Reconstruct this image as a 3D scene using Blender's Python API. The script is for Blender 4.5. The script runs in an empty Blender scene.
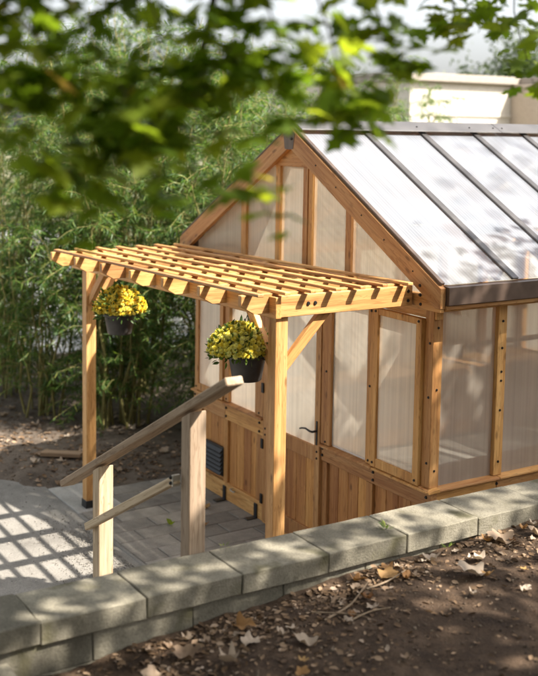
import bpy, bmesh, math, random
import numpy as np
from mathutils import Vector, Matrix, noise

random.seed(7); rng = np.random.default_rng(7)
S = bpy.context.scene
C = S.collection
R = math.radians

# ------------------------------------------------------------------ camera, sky, sun, exposure
cam_d = bpy.data.cameras.new('camera'); cam = bpy.data.objects.new('camera', cam_d); C.objects.link(cam)
cr = Vector((0.53276, 0.84612, 0.01582)); cu = Vector((-0.09534, 0.04143, 0.99458)); cf = Vector((-0.84088, 0.53138, -0.10274))
CAM = Vector((6.7319, -4.5066, 3.1389))
m = Matrix((cr, cu, -cf)).transposed().to_4x4(); m.translation = CAM
cam.matrix_world = m
cam_d.sensor_fit = 'HORIZONTAL'; cam_d.sensor_width = 36; cam_d.lens = 1090.5 / 538 * 36
cam_d.shift_y = -(338 - 240.85) / 538
cam_d.clip_start = .05; cam_d.clip_end = 600
cam_d.dof.use_dof = True; cam_d.dof.focus_distance = 6.6; cam_d.dof.aperture_fstop = 2.2; cam_d.dof.aperture_blades = 9
S.camera = cam

SUN = Vector((.716, .51, 1.0)).normalized()
EL = math.asin(SUN.z); AZ = math.atan2(SUN.x, SUN.y)
W = bpy.data.worlds.new('World'); S.world = W; W.use_nodes = True
nt = W.node_tree; sky = nt.nodes.new('ShaderNodeTexSky'); sky.sky_type = 'NISHITA'; sky.sun_disc = False
sky.sun_elevation = EL; sky.sun_rotation = AZ; sky.dust_density = 4.0; sky.air_density = .9; sky.ozone_density = .3
bg = nt.nodes['Background']; bg.inputs['Strength'].default_value = 0.125
hz = nt.nodes.new('ShaderNodeHueSaturation'); hz.inputs['Saturation'].default_value = .28      # thin summer haze
nt.links.new(sky.outputs['Color'], hz.inputs['Color']); nt.links.new(hz.outputs['Color'], bg.inputs['Color'])
sl = bpy.data.lights.new('sun', 'SUN'); sl.energy = 5.0; sl.angle = R(.5); sl.color = (1, .925, .81)
so = bpy.data.objects.new('sun', sl); C.objects.link(so)
so.rotation_euler = (-SUN).to_track_quat('-Z', 'Y').to_euler(); so.location = (8, 6, 12)
S.view_settings.view_transform = 'Standard'; S.view_settings.look = 'None'
S.view_settings.exposure = 1.6; S.view_settings.gamma = 1.0
S.cycles.transparent_max_bounces = 16; S.cycles.max_bounces = 10

# ------------------------------------------------------------------ materials
def N(nt, t, **kw):
    n = nt.nodes.new(t)
    for k, v in kw.items():
        if k in n.inputs: n.inputs[k].default_value = v
        else: setattr(n, k, v)
    return n
def new_mat(name):
    m = bpy.data.materials.new(name); m.use_nodes = True
    t = m.node_tree; t.nodes.clear()
    return m, t, t.nodes.new('ShaderNodeOutputMaterial')
def ramp(t, stops):
    n = t.nodes.new('ShaderNodeValToRGB'); e = n.color_ramp.elements
    while len(e) < len(stops): e.new(.5)
    for k, (p, c) in enumerate(stops): e[k].position = p; e[k].color = (*c, 1)
    return n
def lk(t, a, b): t.links.new(a, b)

def wood(name, cols, rough=.55, knots=.6, grey=None):
    m, t, out = new_mat(name)
    tc = N(t, 'ShaderNodeTexCoord'); oi = N(t, 'ShaderNodeObjectInfo')
    off = N(t, 'ShaderNodeVectorMath', operation='SCALE'); off.inputs[0].default_value = (13.1, 7.7, 9.3); lk(t, oi.outputs['Random'], off.inputs['Scale'])
    ad = N(t, 'ShaderNodeVectorMath', operation='ADD'); lk(t, tc.outputs['Object'], ad.inputs[0]); lk(t, off.outputs[0], ad.inputs[1])
    mp = N(t, 'ShaderNodeMapping'); mp.inputs['Scale'].default_value = (1.6, 34, 34); lk(t, ad.outputs[0], mp.inputs['Vector'])
    n1 = N(t, 'ShaderNodeTexNoise', Scale=1.0, Detail=6.0, Roughness=.6, Distortion=.6); lk(t, mp.outputs[0], n1.inputs['Vector'])
    mp2 = N(t, 'ShaderNodeMapping'); mp2.inputs['Scale'].default_value = (.5, 6, 6); lk(t, ad.outputs[0], mp2.inputs['Vector'])
    n2 = N(t, 'ShaderNodeTexNoise', Scale=1.0, Detail=3.0); lk(t, mp2.outputs[0], n2.inputs['Vector'])
    mx = N(t, 'ShaderNodeMath', operation='MULTIPLY_ADD'); lk(t, n1.outputs['Fac'], mx.inputs[0]); mx.inputs[1].default_value = .6
    h = N(t, 'ShaderNodeMath', operation='MULTIPLY'); lk(t, n2.outputs['Fac'], h.inputs[0]); h.inputs[1].default_value = .45; lk(t, h.outputs[0], mx.inputs[2])
    rp = ramp(t, [(.36, cols[0]), (.5, cols[1]), (.66, cols[2])]); lk(t, mx.outputs[0], rp.inputs['Fac'])
    # knots
    mp3 = N(t, 'ShaderNodeMapping'); mp3.inputs['Scale'].default_value = (4.5, 11, 11); lk(t, ad.outputs[0], mp3.inputs['Vector'])
    v = N(t, 'ShaderNodeTexVoronoi', Scale=1.0); lk(t, mp3.outputs[0], v.inputs['Vector'])
    kr = ramp(t, [(.07, (1, 1, 1)), (.17, (0, 0, 0))]); lk(t, v.outputs['Distance'], kr.inputs['Fac'])
    kf = N(t, 'ShaderNodeMath', operation='MULTIPLY'); lk(t, kr.outputs['Color'], kf.inputs[0]); kf.inputs[1].default_value = knots
    mk = N(t, 'ShaderNodeMixRGB'); lk(t, kf.outputs[0], mk.inputs['Fac']); lk(t, rp.outputs['Color'], mk.inputs['Color1']); mk.inputs['Color2'].default_value = (*[c * .35 for c in cols[0]], 1)
    # thin dark grain lines
    mp4 = N(t, 'ShaderNodeMapping'); mp4.inputs['Scale'].default_value = (1.1, 16, 16); lk(t, ad.outputs[0], mp4.inputs['Vector'])
    wv = N(t, 'ShaderNodeTexNoise', Scale=2.2, Detail=2.0, Distortion=1.2); lk(t, mp4.outputs[0], wv.inputs['Vector'])
    wr = ramp(t, [(.455, (1, 1, 1)), (.49, (.62, .56, .5)), (.525, (1, 1, 1))]); lk(t, wv.outputs['Fac'], wr.inputs['Fac'])
    mw_ = N(t, 'ShaderNodeMixRGB', blend_type='MULTIPLY'); mw_.inputs['Fac'].default_value = .8; lk(t, mk.outputs[0], mw_.inputs['Color1']); lk(t, wr.outputs['Color'], mw_.inputs['Color2']); mk = mw_
    # piece-to-piece variation
    hv = N(t, 'ShaderNodeHueSaturation'); lk(t, mk.outputs[0], hv.inputs['Color'])
    mr = N(t, 'ShaderNodeMapRange'); mr.inputs['To Min'].default_value = .74; mr.inputs['To Max'].default_value = 1.22; lk(t, oi.outputs['Random'], mr.inputs['Value']); lk(t, mr.outputs[0], hv.inputs['Value'])
    mr2 = N(t, 'ShaderNodeMapRange'); mr2.inputs['To Min'].default_value = .492; mr2.inputs['To Max'].default_value = .505; lk(t, oi.outputs['Random'], mr2.inputs['Value']); lk(t, mr2.outputs[0], hv.inputs['Hue'])
    b = N(t, 'ShaderNodeBsdfPrincipled', Roughness=rough); lk(t, hv.outputs[0], b.inputs['Base Color'])
    b.inputs['Specular IOR Level'].default_value = .35
    bp = N(t, 'ShaderNodeBump', Strength=.25, Distance=.004); lk(t, n1.outputs['Fac'], bp.inputs['Height']); lk(t, bp.outputs[0], b.inputs['Normal'])
    lk(t, b.outputs[0], out.inputs['Surface']); return m

def rough_mat(name, stops, scale=8, detail=6, bump=.4, bscale=60, bdist=.01, rough=.9, rnd=.15, spots=None):
    m, t, out = new_mat(name)
    tc = N(t, 'ShaderNodeTexCoord'); oi = N(t, 'ShaderNodeObjectInfo')
    off = N(t, 'ShaderNodeVectorMath', operation='SCALE'); off.inputs[0].default_value = (11, 17, 5); lk(t, oi.outputs['Random'], off.inputs['Scale'])
    ad = N(t, 'ShaderNodeVectorMath', operation='ADD'); lk(t, tc.outputs['Object'], ad.inputs[0]); lk(t, off.outputs[0], ad.inputs[1])
    n1 = N(t, 'ShaderNodeTexNoise', Scale=scale, Detail=detail, Roughness=.65); lk(t, ad.outputs[0], n1.inputs['Vector'])
    rp = ramp(t, stops); lk(t, n1.outputs['Fac'], rp.inputs['Fac'])
    n2 = N(t, 'ShaderNodeTexNoise', Scale=bscale, Detail=5.0, Roughness=.7); lk(t, ad.outputs[0], n2.inputs['Vector'])
    sp = N(t, 'ShaderNodeMixRGB', blend_type='MULTIPLY'); sp.inputs['Fac'].default_value = .55; lk(t, rp.outputs['Color'], sp.inputs['Color1'])
    r2 = ramp(t, [(.35, (.55, .55, .55)), (.6, (1.1, 1.1, 1.1))]); lk(t, n2.outputs['Fac'], r2.inputs['Fac']); lk(t, r2.outputs['Color'], sp.inputs['Color2'])
    hv = N(t, 'ShaderNodeHueSaturation'); lk(t, sp.outputs[0], hv.inputs['Color'])
    mr = N(t, 'ShaderNodeMapRange'); mr.inputs['To Min'].default_value = 1 - rnd; mr.inputs['To Max'].default_value = 1 + rnd; lk(t, oi.outputs['Random'], mr.inputs['Value']); lk(t, mr.outputs[0], hv.inputs['Value'])
    col = hv.outputs[0]
    if spots:
        n3 = N(t, 'ShaderNodeTexNoise', Scale=spots[0], Detail=4.0); lk(t, ad.outputs[0], n3.inputs['Vector'])
        r3 = ramp(t, [(spots[1], (0, 0, 0)), (spots[1] + .12, (1, 1, 1))]); lk(t, n3.outputs['Fac'], r3.inputs['Fac'])
        m3 = N(t, 'ShaderNodeMixRGB'); lk(t, r3.outputs['Color'], m3.inputs['Fac']); lk(t, col, m3.inputs['Color1']); m3.inputs['Color2'].default_value = (*spots[2], 1); col = m3.outputs[0]
    b = N(t, 'ShaderNodeBsdfPrincipled', Roughness=rough); lk(t, col, b.inputs['Base Color']); b.inputs['Specular IOR Level'].default_value = .25
    bp = N(t, 'ShaderNodeBump', Strength=bump, Distance=bdist); lk(t, n2.outputs['Fac'], bp.inputs['Height']); lk(t, bp.outputs[0], b.inputs['Normal'])
    lk(t, b.outputs[0], out.inputs['Surface']); return m

def plain(name, col, rough=.5, metal=0.0, var=.12, scale=25):
    m, t, out = new_mat(name)
    tc = N(t, 'ShaderNodeTexCoord'); n1 = N(t, 'ShaderNodeTexNoise', Scale=scale, Detail=4.0); lk(t, tc.outputs['Object'], n1.inputs['Vector'])
    rp = ramp(t, [(.3, [c * (1 - var) for c in col]), (.7, [c * (1 + var) for c in col])]); lk(t, n1.outputs['Fac'], rp.inputs['Fac'])
    b = N(t, 'ShaderNodeBsdfPrincipled', Roughness=rough, Metallic=metal); lk(t, rp.outputs['Color'], b.inputs['Base Color'])
    rr = N(t, 'ShaderNodeMapRange'); rr.inputs['To Min'].default_value = max(.05, rough - .1); rr.inputs['To Max'].default_value = min(1, rough + .15); lk(t, n1.outputs['Fac'], rr.inputs['Value']); lk(t, rr.outputs[0], b.inputs['Roughness'])
    lk(t, b.outputs[0], out.inputs['Surface']); return m

def polycarb(name, tint, clear=.3, trans=.6, axis=0, period=.011, gloss=.2):
    """twin-wall sheet: diffusing, part see-through, fine parallel flutes"""
    m, t, out = new_mat(name)
    tc = N(t, 'ShaderNodeTexCoord'); sx = N(t, 'ShaderNodeSeparateXYZ'); lk(t, tc.outputs['Object'], sx.inputs[0])
    mu = N(t, 'ShaderNodeMath', operation='MULTIPLY'); lk(t, sx.outputs[axis], mu.inputs[0]); mu.inputs[1].default_value = 2 * math.pi / period
    sn = N(t, 'ShaderNodeMath', operation='SINE'); lk(t, mu.outputs[0], sn.inputs[0])
    # irregular wider streaks along the flutes
    mp = N(t, 'ShaderNodeMapping'); sc = [.25, .25, .25]; sc[axis] = 38; mp.inputs['Scale'].default_value = sc; lk(t, tc.outputs['Object'], mp.inputs['Vector'])
    oi = N(t, 'ShaderNodeObjectInfo'); of = N(t, 'ShaderNodeVectorMath', operation='SCALE'); of.inputs[0].default_value = (9, 5, 7); lk(t, oi.outputs['Random'], of.inputs['Scale']); lk(t, of.outputs[0], mp.inputs['Location'])
    n1 = N(t, 'ShaderNodeTexNoise', Scale=1.0, Detail=3.0); lk(t, mp.outputs[0], n1.inputs['Vector'])
    rp0 = ramp(t, [(.3, [c * .84 for c in tint]), (.65, tint)]); lk(t, n1.outputs['Fac'], rp0.inputs['Fac'])
    nd = N(t, 'ShaderNodeTexNoise', Scale=2.2, Detail=5.0); lk(t, tc.outputs['Object'], nd.inputs['Vector'])      # dust film
    rd = ramp(t, [(.35, (.86, .85, .83)), (.62, (1, 1, 1))]); lk(t, nd.outputs['Fac'], rd.inputs['Fac'])
    rp = N(t, 'ShaderNodeMixRGB', blend_type='MULTIPLY'); rp.inputs['Fac'].default_value = 1; lk(t, rp0.outputs['Color'], rp.inputs['Color1']); lk(t, rd.outputs['Color'], rp.inputs['Color2'])
    bp = N(t, 'ShaderNodeBump', Strength=.16, Distance=.002); lk(t, sn.outputs[0], bp.inputs['Height'])
    d = N(t, 'ShaderNodeBsdfDiffuse'); lk(t, rp.outputs['Color'], d.inputs['Color']); lk(t, bp.outputs[0], d.inputs['Normal'])
    tr = N(t, 'ShaderNodeBsdfTranslucent'); lk(t, rp.outputs['Color'], tr.inputs['Color'])
    m1 = N(t, 'ShaderNodeMixShader'); m1.inputs[0].default_value = trans; lk(t, d.outputs[0], m1.inputs[1]); lk(t, tr.outputs[0], m1.inputs[2])
    tp = N(t, 'ShaderNodeBsdfTransparent'); tp.inputs['Color'].default_value = (.93, .93, .92, 1)
    cl = N(t, 'ShaderNodeMath', operation='MULTIPLY_ADD'); lk(t, sn.outputs[0], cl.inputs[0]); cl.inputs[1].default_value = .06; cl.inputs[2].default_value = clear
    m2 = N(t, 'ShaderNodeMixShader'); lk(t, cl.outputs[0], m2.inputs[0]); lk(t, m1.outputs[0], m2.inputs[1]); lk(t, tp.outputs[0], m2.inputs[2])
    fr = N(t, 'ShaderNodeFresnel', IOR=1.45); lk(t, bp.outputs[0], fr.inputs['Normal'])
    gl = N(t, 'ShaderNodeBsdfGlossy', Roughness=gloss); lk(t, bp.outputs[0], gl.inputs['Normal'])
    m3 = N(t, 'ShaderNodeMixShader'); lk(t, fr.outputs[0], m3.inputs[0]); lk(t, m2.outputs[0], m3.inputs[1]); lk(t, gl.outputs[0], m3.inputs[2])
    lk(t, m3.outputs[0], out.inputs['Surface']); return m

def leaf_mat(name, stops, trans=.45, rough=.45, obj_rnd=False, tcol=None):
    m, t, out = new_mat(name)
    if obj_rnd:
        a = N(t, 'ShaderNodeObjectInfo'); f = a.outputs['Random']
    else:
        a = N(t, 'ShaderNodeAttribute', attribute_name='tint'); f = a.outputs['Fac']
    rp = ramp(t, stops); lk(t, f, rp.inputs['Fac'])
    tc = N(t, 'ShaderNodeTexCoord'); n1 = N(t, 'ShaderNodeTexNoise', Scale=40.0, Detail=3.0); lk(t, tc.outputs['Object'], n1.inputs['Vector'])
    mxc = N(t, 'ShaderNodeMixRGB', blend_type='MULTIPLY'); mxc.inputs['Fac'].default_value = .35; lk(t, rp.outputs['Color'], mxc.inputs['Color1']); lk(t, n1.outputs['Fac'], mxc.inputs['Color2'])
    b = N(t, 'ShaderNodeBsdfPrincipled', Roughness=rough); lk(t, mxc.outputs[0], b.inputs['Base Color']); b.inputs['Specular IOR Level'].default_value = .4
    tr = N(t, 'ShaderNodeBsdfTranslucent')
    g = N(t, 'ShaderNodeMixRGB', blend_type='MULTIPLY'); g.inputs['Fac'].default_value = 1; lk(t, rp.outputs['Color'], g.inputs['Color1']); g.inputs['Color2'].default_value = (*(tcol or (1.5, 1.5, .7)), 1); lk(t, g.outputs[0], tr.inputs['Color'])
    mx = N(t, 'ShaderNodeMixShader'); mx.inputs[0].default_value = trans; lk(t, b.outputs[0], mx.inputs[1]); lk(t, tr.outputs[0], mx.inputs[2])
    lk(t, mx.outputs[0], out.inputs['Surface']); return m

M = {}
M['cedar'] = wood('cedar', [(.32, .138, .042), (.475, .238, .079), (.60, .35, .138)])
M['cedar_board'] = wood('cedar_board', [(.32, .128, .036), (.46, .21, .062), (.57, .30, .105)], knots=.75)
M['weathered'] = wood('weathered', [(.26, .185, .115), (.40, .30, .20), (.52, .41, .29)], rough=.8, knots=.5)
M['oldplank'] = wood('oldplank', [(.13, .085, .05), (.2, .13, .08), (.26, .18, .115)], rough=.85)
M['bark'] = rough_mat('bark', [(.3, (.05, .035, .025)), (.7, (.12, .09, .065))], scale=14, bump=.8)
M['stem'] = rough_mat('stem', [(.3, (.16, .14, .05)), (.7, (.30, .27, .10))], scale=6, bump=.2)
M['stone'] = rough_mat('stone', [(.3, (.125, .113, .085)), (.5, (.18, .164, .126)), (.7, (.235, .215, .167))], scale=5, bump=.8, bscale=90, bdist=.007, rnd=.3, spots=(4.5, .58, (.11, .10, .06)))
M['paver'] = rough_mat('paver', [(.3, (.185, .168, .148)), (.7, (.275, .252, .222))], scale=9, bump=.45, bscale=160, bdist=.003, rnd=.22)
M['joint'] = rough_mat('joint', [(.3, (.07, .062, .05)), (.7, (.12, .105, .085))], scale=20, bump=.6)
M['concrete'] = rough_mat('concrete', [(.28, (.14, .131, .119)), (.5, (.225, .212, .193)), (.72, (.29, .275, .252))], scale=2.2, detail=9, bump=.5, bscale=90, bdist=.006, spots=(1.3, .63, (.17, .15, .125)))
M['slab'] = rough_mat('slab', [(.3, (.36, .345, .32)), (.7, (.46, .445, .415))], scale=5, bump=.3, bscale=120, bdist=.003)
M['bounce_floor'] = rough_mat('bounce_floor', [(.3, (.56, .53, .47)), (.7, (.68, .65, .58))], scale=5, bump=.3, bscale=120, bdist=.003)  # kept light so the added floor bounces more light
M['lot'] = rough_mat('lot', [(.3, (.24, .24, .24)), (.7, (.36, .36, .36))], scale=.7, bump=.2, bscale=30)
M['soil'] = rough_mat('soil', [(.3, (.034, .021, .013)), (.5, (.070, .044, .027)), (.72, (.13, .085, .054))], scale=7, detail=10, bump=1.0, bscale=70, bdist=.02)
M['bedsoil'] = rough_mat('bedsoil', [(.3, (.085, .064, .048)), (.5, (.15, .118, .092)), (.72, (.23, .185, .145))], scale=5, detail=10, bump=1.0, bscale=60, bdist=.02)
M['grass_far'] = rough_mat('grass_far', [(.3, (.10, .10, .06)), (.7, (.2, .18, .12))], scale=1, bump=.6, bscale=12)
M['gravel'] = leaf_mat('gravel', [(0, (.17, .155, .135)), (.5, (.27, .25, .22)), (1, (.42, .39, .34))], trans=0, rough=.9)
M['litter'] = leaf_mat('litter', [(0, (.075, .045, .025)), (.4, (.19, .115, .06)), (.75, (.36, .25, .16)), (1, (.55, .45, .36))], trans=.12, rough=.8, tcol=(1, .9, .7))
M['clod'] = leaf_mat('clod', [(0, (.04, .026, .017)), (.6, (.11, .075, .05)), (1, (.22, .17, .12))], trans=0, rough=.9)
M['dry_pale'] = leaf_mat('dry_pale', [(0, (.24, .16, .10)), (.5, (.38, .29, .21)), (1, (.50, .41, .32))], trans=.15, rough=.75, obj_rnd=True, tcol=(1, .9, .7))
M['dry_tan'] = leaf_mat('dry_tan', [(0, (.22, .10, .035)), (.5, (.36, .19, .07)), (1, (.48, .30, .11))], trans=.25, rough=.7, obj_rnd=True, tcol=(1, .9, .6))
M['twigs'] = rough_mat('twigs', [(.3, (.16, .11, .07)), (.7, (.33, .25, .17))], scale=20, bump=.3)
M['willow'] = leaf_mat('willow', [(0, (.026, .072, .020)), (.45, (.078, .152, .036)), (.8, (.16, .24, .05)), (1, (.36, .38, .09))], trans=.45)
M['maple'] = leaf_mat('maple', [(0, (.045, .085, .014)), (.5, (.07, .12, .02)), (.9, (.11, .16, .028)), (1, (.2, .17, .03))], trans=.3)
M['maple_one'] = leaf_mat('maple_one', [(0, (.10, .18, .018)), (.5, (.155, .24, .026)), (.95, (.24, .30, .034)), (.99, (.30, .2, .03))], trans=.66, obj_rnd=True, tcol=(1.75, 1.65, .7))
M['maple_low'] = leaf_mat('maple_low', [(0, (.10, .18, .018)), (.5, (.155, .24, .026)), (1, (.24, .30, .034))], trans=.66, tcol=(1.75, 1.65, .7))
M['far_leaf'] = leaf_mat('far_leaf', [(0, (.035, .06, .03)), (.5, (.06, .09, .04)), (1, (.10, .13, .055))], trans=.3)
M['mum_leaf'] = leaf_mat('mum_leaf', [(0, (.035, .075, .02)), (.6, (.075, .13, .03)), (1, (.12, .18, .04))], trans=.3)
M['petal'] = leaf_mat('petal', [(0, (.90, .74, .09)), (.4, (.95, .87, .20)), (1, (.97, .94, .45))], trans=.4, rough=.6, obj_rnd=True, tcol=(1, 1, .6))
M['petal_far'] = leaf_mat('petal_far', [(0, (.86, .52, .03)), (.3, (.92, .74, .08)), (1, (.96, .88, .28))], trans=.4, rough=.6, obj_rnd=True, tcol=(1, 1, .6))
M['pot'] = plain('pot', (.035, .033, .032), rough=.38, var=.3)
M['black'] = plain('black_metal', (.014, .014, .015), rough=.4)
M['bolt'] = plain('bolt_metal', (.016, .014, .013), rough=.45, metal=.3)
M['galv'] = plain('galvanised', (.45, .43, .38), rough=.45, metal=.7)
M['bronze'] = plain('bronze', (.10, .07, .055), rough=.36, metal=.35, var=.3, scale=6)
M['roofbar'] = plain('roof_bar_metal', (.095, .088, .086), rough=.33, metal=.45, var=.25, scale=5)
M['ridge'] = plain('ridge_metal', (.105, .10, .10), rough=.42, metal=.4, var=.15, scale=4)
M['alu'] = plain('aluminium', (.6, .6, .6), rough=.35, metal=.8)
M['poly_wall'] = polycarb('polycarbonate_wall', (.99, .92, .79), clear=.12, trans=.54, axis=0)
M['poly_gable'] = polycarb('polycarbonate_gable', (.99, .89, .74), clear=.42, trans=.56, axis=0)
M['poly_side_shaded'] = polycarb('polycarbonate_side_shaded', (.55, .50, .435), clear=.14, trans=.68, axis=0)  # same sheet, tint darkened for the shaded side wall
M['poly_roof'] = polycarb('polycarbonate_roof', (.68, .75, .87), clear=.42, trans=.58, axis=0, period=.026, gloss=.28)
def clear_sheet():
    m, t, out = new_mat('clear_sheet'); tp = N(t, 'ShaderNodeBsdfTransparent'); tp.inputs['Color'].default_value = (.99, .99, .985, 1); lk(t, tp.outputs[0], out.inputs['Surface']); return m
M['clear'] = clear_sheet()
M['stucco'] = rough_mat('stucco', [(.3, (.50, .46, .395)), (.7, (.60, .555, .48))], scale=1.2, bump=.15, bscale=40, rnd=0)
M['stucco_shaded'] = rough_mat('stucco_shaded', [(.3, (.46, .38, .31)), (.7, (.53, .45, .37))], scale=1.2, bump=.15, bscale=40, rnd=0)  # the cream stucco again, browned and darkened for the wing's shaded face
M['coping'] = plain('coping', (.30, .26, .22), rough=.6)

# ------------------------------------------------------------------ object helpers
WM = {}
def put(name, me, mat, mw, parent=None):
    o = bpy.data.objects.new(name, me); C.objects.link(o)
    if mat is not None and me is not None and len(me.materials) == 0: me.materials.append(mat)
    if parent is not None:
        o.parent = parent; o.matrix_parent_inverse = WM[parent.name].inverted()
    o.matrix_basis = mw; WM[o.name] = mw.copy()
    return o
def tag(o, label, cat, group=None):
    o['label'] = label; o['category'] = cat
    if group: o['group'] = group
    return o
def thing(name, loc, label, cat, group=None, rz=0):
    o = bpy.data.objects.new(name, None); C.objects.link(o); o.empty_display_size = .1
    mw = Matrix.Translation(loc) @ Matrix.Rotation(rz, 4, 'Z'); o.matrix_basis = mw; WM[o.name] = mw
    return tag(o, label, cat, group)
def structure(o): o['kind'] = 'structure'; return o
def stuff(o): o['kind'] = 'stuff'; return o
def bm_mesh(bm, name, smooth=False):
    me = bpy.data.meshes.new(name); bm.normal_update(); bm.to_mesh(me); bm.free()
    if smooth:
        for p in me.polygons: p.use_smooth = True
    return me
_box = {}
def box_mesh(sx, sy, sz, bev=.003):
    k = (round(sx, 4), round(sy, 4), round(sz, 4), bev)
    if k in _box: return _box[k].copy()
    bm = bmesh.new(); bmesh.ops.create_cube(bm, size=1, matrix=Matrix.Diagonal((sx, sy, sz, 1)))
    if bev: bmesh.ops.bevel(bm, geom=bm.edges[:], offset=bev, segments=1, affect='EDGES')
    me = bm_mesh(bm, 'box'); _box[k] = me
    return me
def axes(x, zhint):
    x = Vector(x).normalized(); z = Vector(zhint); z = (z - x * z.dot(x)).normalized(); y = z.cross(x)
    return Matrix((x, y, z)).transposed().to_4x4()
def beam(name, p0, p1, w, h, mat, parent=None, up=(0, 0, 1), bev=.003):
    """length p0-p1 on local x, w across (local y), h along up (local z)"""
    p0, p1 = Vector(p0), Vector(p1); L = (p1 - p0).length
    mw = axes(p1 - p0, up); mw.translation = (p0 + p1) / 2
    me = box_mesh(L, w, h, bev)
    if len(me.materials) and me.materials[0] != mat: me = me.copy(); me.materials[0] = mat
    return put(name, me, mat, mw, parent)
def block(name, x0, x1, y0, y1, z0, z1, mat, parent=None, bev=.003):
    """axis aligned piece, local x along its longest side"""
    d = (x1 - x0, y1 - y0, z1 - z0); k = max(range(3), key=lambda i: d[i]); c = Vector(((x0 + x1) / 2, (y0 + y1) / 2, (z0 + z1) / 2))
    if k == 0: ax, up, w, h = Vector((1, 0, 0)), (0, 0, 1), d[1], d[2]
    elif k == 1: ax, up, w, h = Vector((0, 1, 0)), (0, 0, 1), d[0], d[2]
    else: ax, up, w, h = Vector((0, 0, 1)), (0, -1, 0), d[0], d[1]
    return beam(name, c - ax * d[k] / 2, c + ax * d[k] / 2, w, h, mat, parent, up, bev)
def prism(name, pts, thick, mat, xaxis, parent=None, bev=.002):
    """flat outline in world space, extruded by the vector thick; local x along xaxis"""
    pts = [Vector(p) for p in pts]; th = Vector(thick); c = sum(pts, Vector()) / len(pts) + th / 2
    zh = th.cross(Vector(xaxis)); zh = zh if zh.length > 1e-6 else Vector((0, 0, 1))
    mw = axes(xaxis, zh); mw.translation = c; inv = mw.inverted()
    bm = bmesh.new(); a = [bm.verts.new(inv @ p) for p in pts]; b = [bm.verts.new(inv @ (p + th)) for p in pts]; n = len(pts)
    bm.faces.new(a[::-1]); bm.faces.new(b)
    for i in range(n): bm.faces.new((a[i], a[(i + 1) % n], b[(i + 1) % n], b[i]))
    bmesh.ops.recalc_face_normals(bm, faces=bm.faces[:])
    if bev: bmesh.ops.bevel(bm, geom=bm.edges[:], offset=bev, segments=1, affect='EDGES')
    return put(name, bm_mesh(bm, name), mat, mw, parent)
def np_mesh(name, V, F, tint=None, smooth=False):
    """V (n,3), F (m,k)"""
    me = bpy.data.meshes.new(name); V = np.asarray(V, np.float32); F = np.asarray(F, np.int32); k = F.shape[1]
    me.vertices.add(len(V)); me.vertices.foreach_set('co', V.ravel())
    me.loops.add(F.size); me.loops.foreach_set('vertex_index', F.ravel())
    me.polygons.add(len(F)); me.polygons.foreach_set('loop_start', np.arange(0, F.size, k, dtype=np.int32))
    me.update(calc_edges=True)
    if tint is not None:
        at = me.attributes.new('tint', 'FLOAT', 'FACE'); at.data.foreach_set('value', np.asarray(tint, np.float32))
    if smooth: me.polygons.foreach_set('use_smooth', np.ones(len(F), bool))
    return me
def rand_rot(n, up_bias=None):
    """n random rotation matrices"""
    q = rng.normal(size=(n, 4)); q /= np.linalg.norm(q, axis=1)[:, None]
    w, x, y, z = q.T
    return np.stack([np.stack([1 - 2 * (y * y + z * z), 2 * (x * y - z * w), 2 * (x * z + y * w)], 1), np.stack([2 * (x * y + z * w), 1 - 2 * (x * x + z * z), 2 * (y * z - x * w)], 1), np.stack([2 * (x * z - y * w), 2 * (y * z + x * w), 1 - 2 * (x * x + y * y)], 1)], 1)
def frames(d, nrm):
    """rotation matrices with local x along d and local z near nrm (arrays)"""
    x = d / np.linalg.norm(d, axis=1)[:, None]; z = nrm - x * (nrm * x).sum(1)[:, None]; z /= np.linalg.norm(z, axis=1)[:, None] + 1e-9
    y = np.cross(z, x); return np.stack([x, y, z], 2)
def scatter(tv, tf, pos, rot, scale, tint):
    n = len(pos); V = np.einsum('nij,kj->nki', rot, tv) * scale[:, None, None] + pos[:, None, :]
    F = (tf[None] + (np.arange(n) * len(tv))[:, None, None]).reshape(-1, tf.shape[1])
    return V.reshape(-1, 3), F, np.repeat(tint, len(tf))
def tubes(name, lines, mat, parent=None, sides=5, mw=None):
    """lines: list of (points, r0, r1); world space"""
    V, F = [], []
    for pts, r0, r1 in lines:
        pts = [Vector(p) for p in pts]; n = len(pts); base = len(V)
        for i, p in enumerate(pts):
            d = (pts[min(i + 1, n - 1)] - pts[max(i - 1, 0)]).normalized()
            a = d.orthogonal().normalized() if i == 0 else (a - d * a.dot(d)).normalized()
            b = d.cross(a); r = r0 + (r1 - r0) * i / (n - 1)
            for s in range(sides):
                an = 2 * math.pi * s / sides; V.append(p + (a * math.cos(an) + b * math.sin(an)) * r)
        for i in range(n - 1):
            for s in range(sides):
                s2 = (s + 1) % sides; F.append((base + i * sides + s, base + i * sides + s2, base + (i + 1) * sides + s2, base + (i + 1) * sides + s))
    me = np_mesh(name, np.array([tuple(v) for v in V]), np.array(F), smooth=True)
    o_mw = WM[parent.name] if parent is not None else Matrix()
    me.transform(o_mw.inverted())
    return put(name, me, mat, o_mw.copy(), parent)
def spline(pts, n=6):
    pts = [Vector(p) for p in pts]; out = []
    P = [pts[0] * 2 - pts[1]] + pts + [pts[-1] * 2 - pts[-2]]
    for i in range(1, len(P) - 2):
        for k in range(n):
            t = k / n; a, b, c, d = P[i - 1:i + 3]
            out.append(.5 * ((2 * b) + (c - a) * t + (2 * a - 5 * b + 4 * c - d) * t * t + (3 * b - a - 3 * c + d) * t ** 3))
    out.append(pts[-1]); return out

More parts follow.
